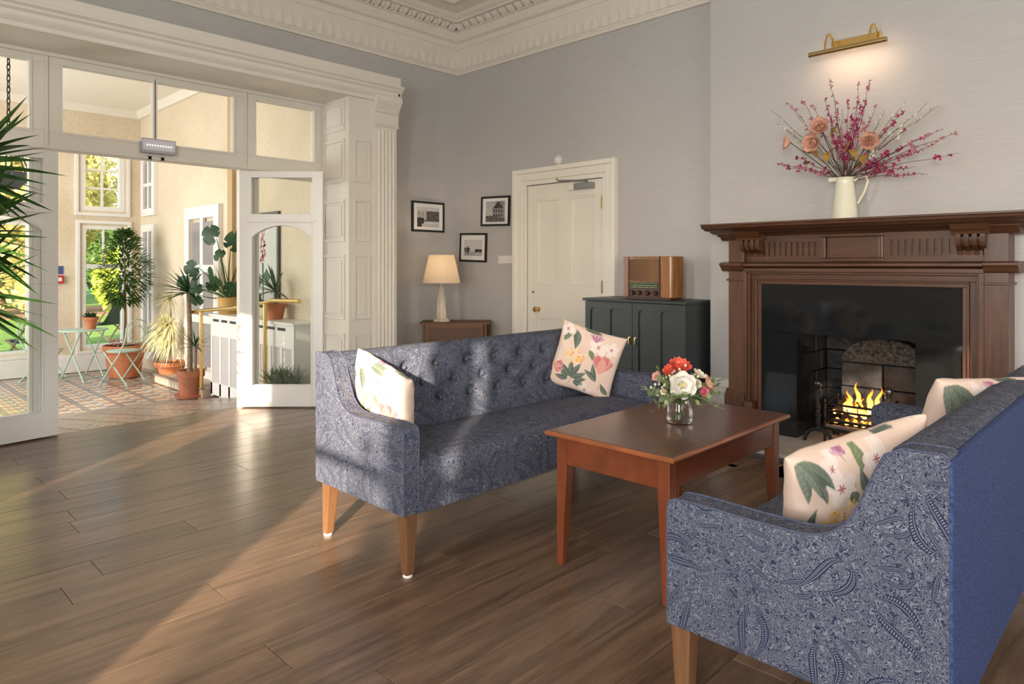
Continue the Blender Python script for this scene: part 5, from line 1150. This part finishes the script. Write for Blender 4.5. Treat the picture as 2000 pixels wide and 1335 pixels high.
MB().tube([(0, 0, .12), (.01, 0, .42), (0, .01, 1.05)], [.018, .015, .01], 8).build('stem', 'bark2', e)
m = MB()
for c, n, Ln in (((0, 0, .66), 190, .42), ((.02, .03, .48), 150, .42), ((0, .01, 1.02), 55, .30), ((-.05, -.03, .56), 120, .42)):
    for i in range(n):
        a = random.uniform(PI*.96, PI*2.04); q = math.radians(random.uniform(-25, 75)); m.blade(c, (math.cos(a)*math.cos(q), math.sin(a)*math.cos(q), math.sin(q)), Ln*random.uniform(.7, 1.1), .020, random.uniform(.2, .75), 5, .15)
stuff(m.build('foliage', 'leafy', e))
def yucca(e, c, n, Ln, mat, W=.03, ymax=2):
    for i in range(n):
        a = i*2.4; q = math.radians(-10+85*i/n); a = -a if math.sin(a)*math.cos(q) > ymax else a; MB().blade(c, (math.cos(a)*math.cos(q), math.sin(a)*math.cos(q), math.sin(q)), Ln*random.uniform(.85, 1.1), W, random.uniform(.05, .3), 5, .2).build('leaf', mat, e)
e = thing('potted_yucca', 'slim-trunked yucca in a terracotta pot and saucer by the brass rail', 'plant', (-8.66, 3.22, ZF)); pot(e, .125, .15, .33, 'terra2', .04, True)
MB().tube([(-.03, 0, .3), (-.05, .01, .7), (-.07, 0, 1.28)], [.034, .03, .028], 10).build('trunk', 'bark2', e); yucca(e, (-.07, 0, 1.27), 34, .42, 'leafd', .036, .55)
MB().tube([(.06, .03, .3), (.07, .03, .62)], [.022, .018], 8).build('trunk', 'bark2', e); yucca(e, (.07, .03, .62), 18, .26, 'leafd', .02)
# radiator cover, rail
rc = thing('radiator_cover', 'white panelled radiator cover against the cream wall', 'radiator cover', (-8.41, 3.36, 0))
LW = 2.06; DY = YV-3.36-.002
hs = [(.06+i*.235, .06+i*.235+.18, .47, .50) for i in range(8)]
m = MB(); cells(m, 'y', 0, .02, 0, LW, .40, .64, [(a, b_, .575, .605) for a, b_, _, _ in hs]); 
for i in range(9): m.box(min(LW-.05, i*.252), min(LW, i*.252+.05), 0, .02, -.2+ (-.13 if i < 3 else 0), .40)
m.box(0, 1.0, 0, .02, -.31, -.16).box(1.0, LW, 0, .02, -.2, -.06); m.build('front_frame', 'white2', rc, .003)
for i in range(8): MB().box(i*.252+.05, min(LW, i*.252+.252), .008, .014, -.16, .40).build('cane_panel', plain('pale_grey_mesh', (.60, .58, .57), .6, bmp=(220, .5)) if i == 0 else bpy.data.materials['pale_grey_mesh'], rc)
for a, b_, _, _ in hs: MB().box(a, b_, .015, .019, .57, .61).build('vent_slot', 'dark', rc)
MB().box(0, .02, .02, DY, -.33, .64).build('side_panel', 'white2', rc); MB().box(LW-.02, LW, .02, DY, -.05, .64).build('side_panel', 'white2', rc)
MB().box(-.02, LW+.02, -.02, DY, .64, .665).build('top_shelf', 'white2', rc, .005)
hr = thing('brass_handrail', 'brass handrail on posts rising beside the radiator cover', 'handrail', (-8.5, 3.28, ZF))
def zr(x): return zfl(x)-ZF
MB().tube([(-.28, -.05, 1.03), (-.22, 0, 1.035), (.0, 0, 1.06), (.9, 0, 1.13), (1.72, 0, 1.225), (1.85, 0, 1.25), (2.45, -.02, 1.265)], .022, 12).build('rail', 'brass', hr)
for x, zt in ((0, 1.05), (1.69, 1.21)): MB().tube([(x, 0, zr(-8.5+x)-.01), (x, 0, zt)], .021, 12).lathe([(.045, zr(-8.5+x)-.01), (.045, zr(-8.5+x)+.012)], 14, (x, 0, 0)).build('post', 'brass', hr)
# monstera
e = thing('potted_monstera', 'monstera with long stems in an ochre pot on the radiator cover', 'plant', (-8.22, 3.50, .665)); pot(e, .10, .125, .20, 'ochre', .01)
def split_leaf(mb, M_, s):
    pts = []; n = 44
    for i in range(n+1):
        a = -PI*.92+2*PI*.92*i/n; r = s*(.55+.18*math.cos(a)+ (.0 if i % 9 else -.2)); pts.append(M_ @ Vector((r*math.sin(a), r*math.cos(a)+.25*s, .10*s*math.cos(2*a))))
    c = M_ @ Vector((0, .2*s, .04*s)); mb.add([c]+pts, [(0, i+1, i+2) for i in range(n)])
for (u, v, s, tl_, sp_) in [(423, 465, .15, -1.1, .3), (450, 485, .17, .5, .2), (430, 505, .10, -.6, 0), (385, 520, .13, -1.9, .4), (420, 535, .16, -2.2, -.3), (366, 553, .12, -1.6, .2), (388, 553, .11, -2.4, .3), (408, 550, .10, 2.6, .1), (455, 560, .13, 2.2, -.3), (384, 575, .12, -2.6, 0), (440, 568, .11, 1.2, 0)]:
    p = wp(u, v, 3.40-random.uniform(.0, .18))-Vector((-8.22, 3.50, .665))
    M_ = Matrix.Translation(p) @ Matrix.Rotation(RZ, 4, 'Z') @ Matrix.Rotation(tl_, 4, 'Y') @ Matrix.Rotation(math.radians(55)+sp_, 4, 'X')
    m = MB(); split_leaf(m, M_, s*1.45); o = m.build('leaf', 'leafd', e, ang=180)
    MB().tube([Vector((random.uniform(-.05, .05), 0, .18)), Vector((p.x*.55, p.y*.6, p.z*.7+.03)), p], [.008, .007, .004], 6).build('stem', 'leaf', e)
for i in range(14): MB().blade((random.uniform(-.06, .06), random.uniform(-.05, .05), .19), (random.uniform(-.5, .5), random.uniform(-.3, .2), 1), random.uniform(.3, .55), .014, .1, 5, .2).build('stalk', 'leaf', e)
# plants and poster seen through the glazed leaf
e = thing('potted_orchid', 'palm-leaved plant with a pink flower spike in a terracotta pot behind the open door', 'plant', (-7.02, 3.50, .665)); pot(e, .075, .11, .17, 'terra', .02)
yucca(e, (0, 0, .3), 20, .42, 'leafb', .035, .2); MB().tube([(0, 0, .15), (0, 0, .32)], .02, 8).build('stem', 'leaf', e)
for i in range(4): m = MB(); split_leaf(m, Matrix.Translation((-.26-.03*i, -.06, .22+.07*i)) @ Matrix.Rotation(RZ, 4, 'Z') @ Matrix.Rotation(-2.6+.3*i, 4, 'Y') @ Matrix.Rotation(1.1, 4, 'X'), .13); m.build('leaf', 'leafd', e, ang=180)
e = thing('grass_planter', 'low planter of spiky grass behind the open door', 'plant', (-6.2, 3.16, zfl(-6.2)-.012)); MB().box(-.22, .22, -.09, .09, .008, .12).build('trough', 'bluegrey', e, .008)
m = MB()
for i in range(240):
    a = random.uniform(0, 6.28); q = math.radians(random.uniform(25, 85)); m.blade((random.uniform(-.2, .2), random.uniform(-.07, .07), .11), (math.cos(a)*math.cos(q), math.sin(a)*math.cos(q), math.sin(q)), random.uniform(.2, .38), .014, .3, 4, .2)
stuff(m.build('foliage', 'leafb', e))
ps = thing('framed_poster', 'dark framed botanical poster on the cream wall behind the open door', 'poster', (-7.62, YV, 1.33))
for (a, b_, z0, z1) in ((-.42, .42, .49, .53), (-.42, .42, -.53, -.49), (-.42, -.38, -.49, .49), (.38, .42, -.49, .49)): MB().box(a, b_, -.03, 0, z0, z1).build('frame_bar', plain('dark_grey_frame', (.09, .085, .08), .4) if 'dark_grey_frame' not in bpy.data.materials else bpy.data.materials['dark_grey_frame'], ps, .003)
pp = MB().box(-.38, .38, -.016, -.004, -.49, .49).build('print_paper', plain('poster_paper', (.62, .63, .60), .6), ps)
m = MB()
for i in range(60): a = random.uniform(0, 6.28); q = .075*math.sqrt(random.random()); zz = random.uniform(-.04, .36); m.prism([(.02+q*math.cos(a)*(1-.5*abs(zz-.2))+.014*math.cos(j*PI/3), zz+.016*math.sin(j*PI/3)) for j in range(6)], 'y', -.018, -.016)
m.build('printed_flower', plain('printed_pink', (.55, .18, .16), .6), pp)
m = MB(); m.prism([(0, -.05), (.04, -.05), (.045, -.49), (.015, -.49)], 'y', -.0175, -.016); m.prism([(.02, -.2), (.12, -.12), (.2, -.22), (.12, -.30)], 'y', -.0175, -.016); m.prism([(.02, -.25), (-.1, -.18), (-.18, -.3), (-.08, -.36)], 'y', -.0175, -.016); m.build('printed_stem', plain('printed_green', (.06, .12, .08), .6), pp)
al = thing('fire_call_point', 'red and blue fire alarm point on the cream wall beside the door edge', 'alarm', (XV, 2.53, 1.05)); MB().box(0, .05, -.055, .055, -.07, .05).build('red_box', 'red', al, .006); MB().box(0, .01, -.055, .055, .07, .19).build('blue_sign', 'blue', al, .002); MB().box(.05, .053, -.03, .03, -.035, .02).build('white_pane', 'white_pl', al)
def deckchair(label, loc, rz):
    e = thing('deckchair', label, 'deckchair', loc, rz, 'dark canvas deckchairs on the lawn')
    for s in (-1, 1): MB().tube([(-.5, s*.3, .95), (.45, s*.3, 0)], .02, 6).build('long_rail', 'teak', e); MB().tube([(-.45, s*.27, 0), (.35, s*.27, .42)], .02, 6).build('short_rail', 'teak', e)
    MB().tube([(-.5, -.3, .95), (-.5, .3, .95)], .018, 6).build('top_rod', 'teak', e); MB().tube([(.35, -.3, .42), (.35, .3, .42)], .018, 6).build('front_rod', 'teak', e)
    MB().grid(lambda u, v: (-.5+.85*v, -.26+.52*u, .95-.53*v-.26*math.sin(PI*v)), 4, 12).build('canvas', 'canvas', e); return e
deckchair('dark canvas deckchair on the lawn seen through the left leaf', (-14.6, 2.75, -.5), math.radians(200)); deckchair('dark canvas deckchair on the lawn behind the bay tree', (-17.6, 4.75, -.5), math.radians(200))
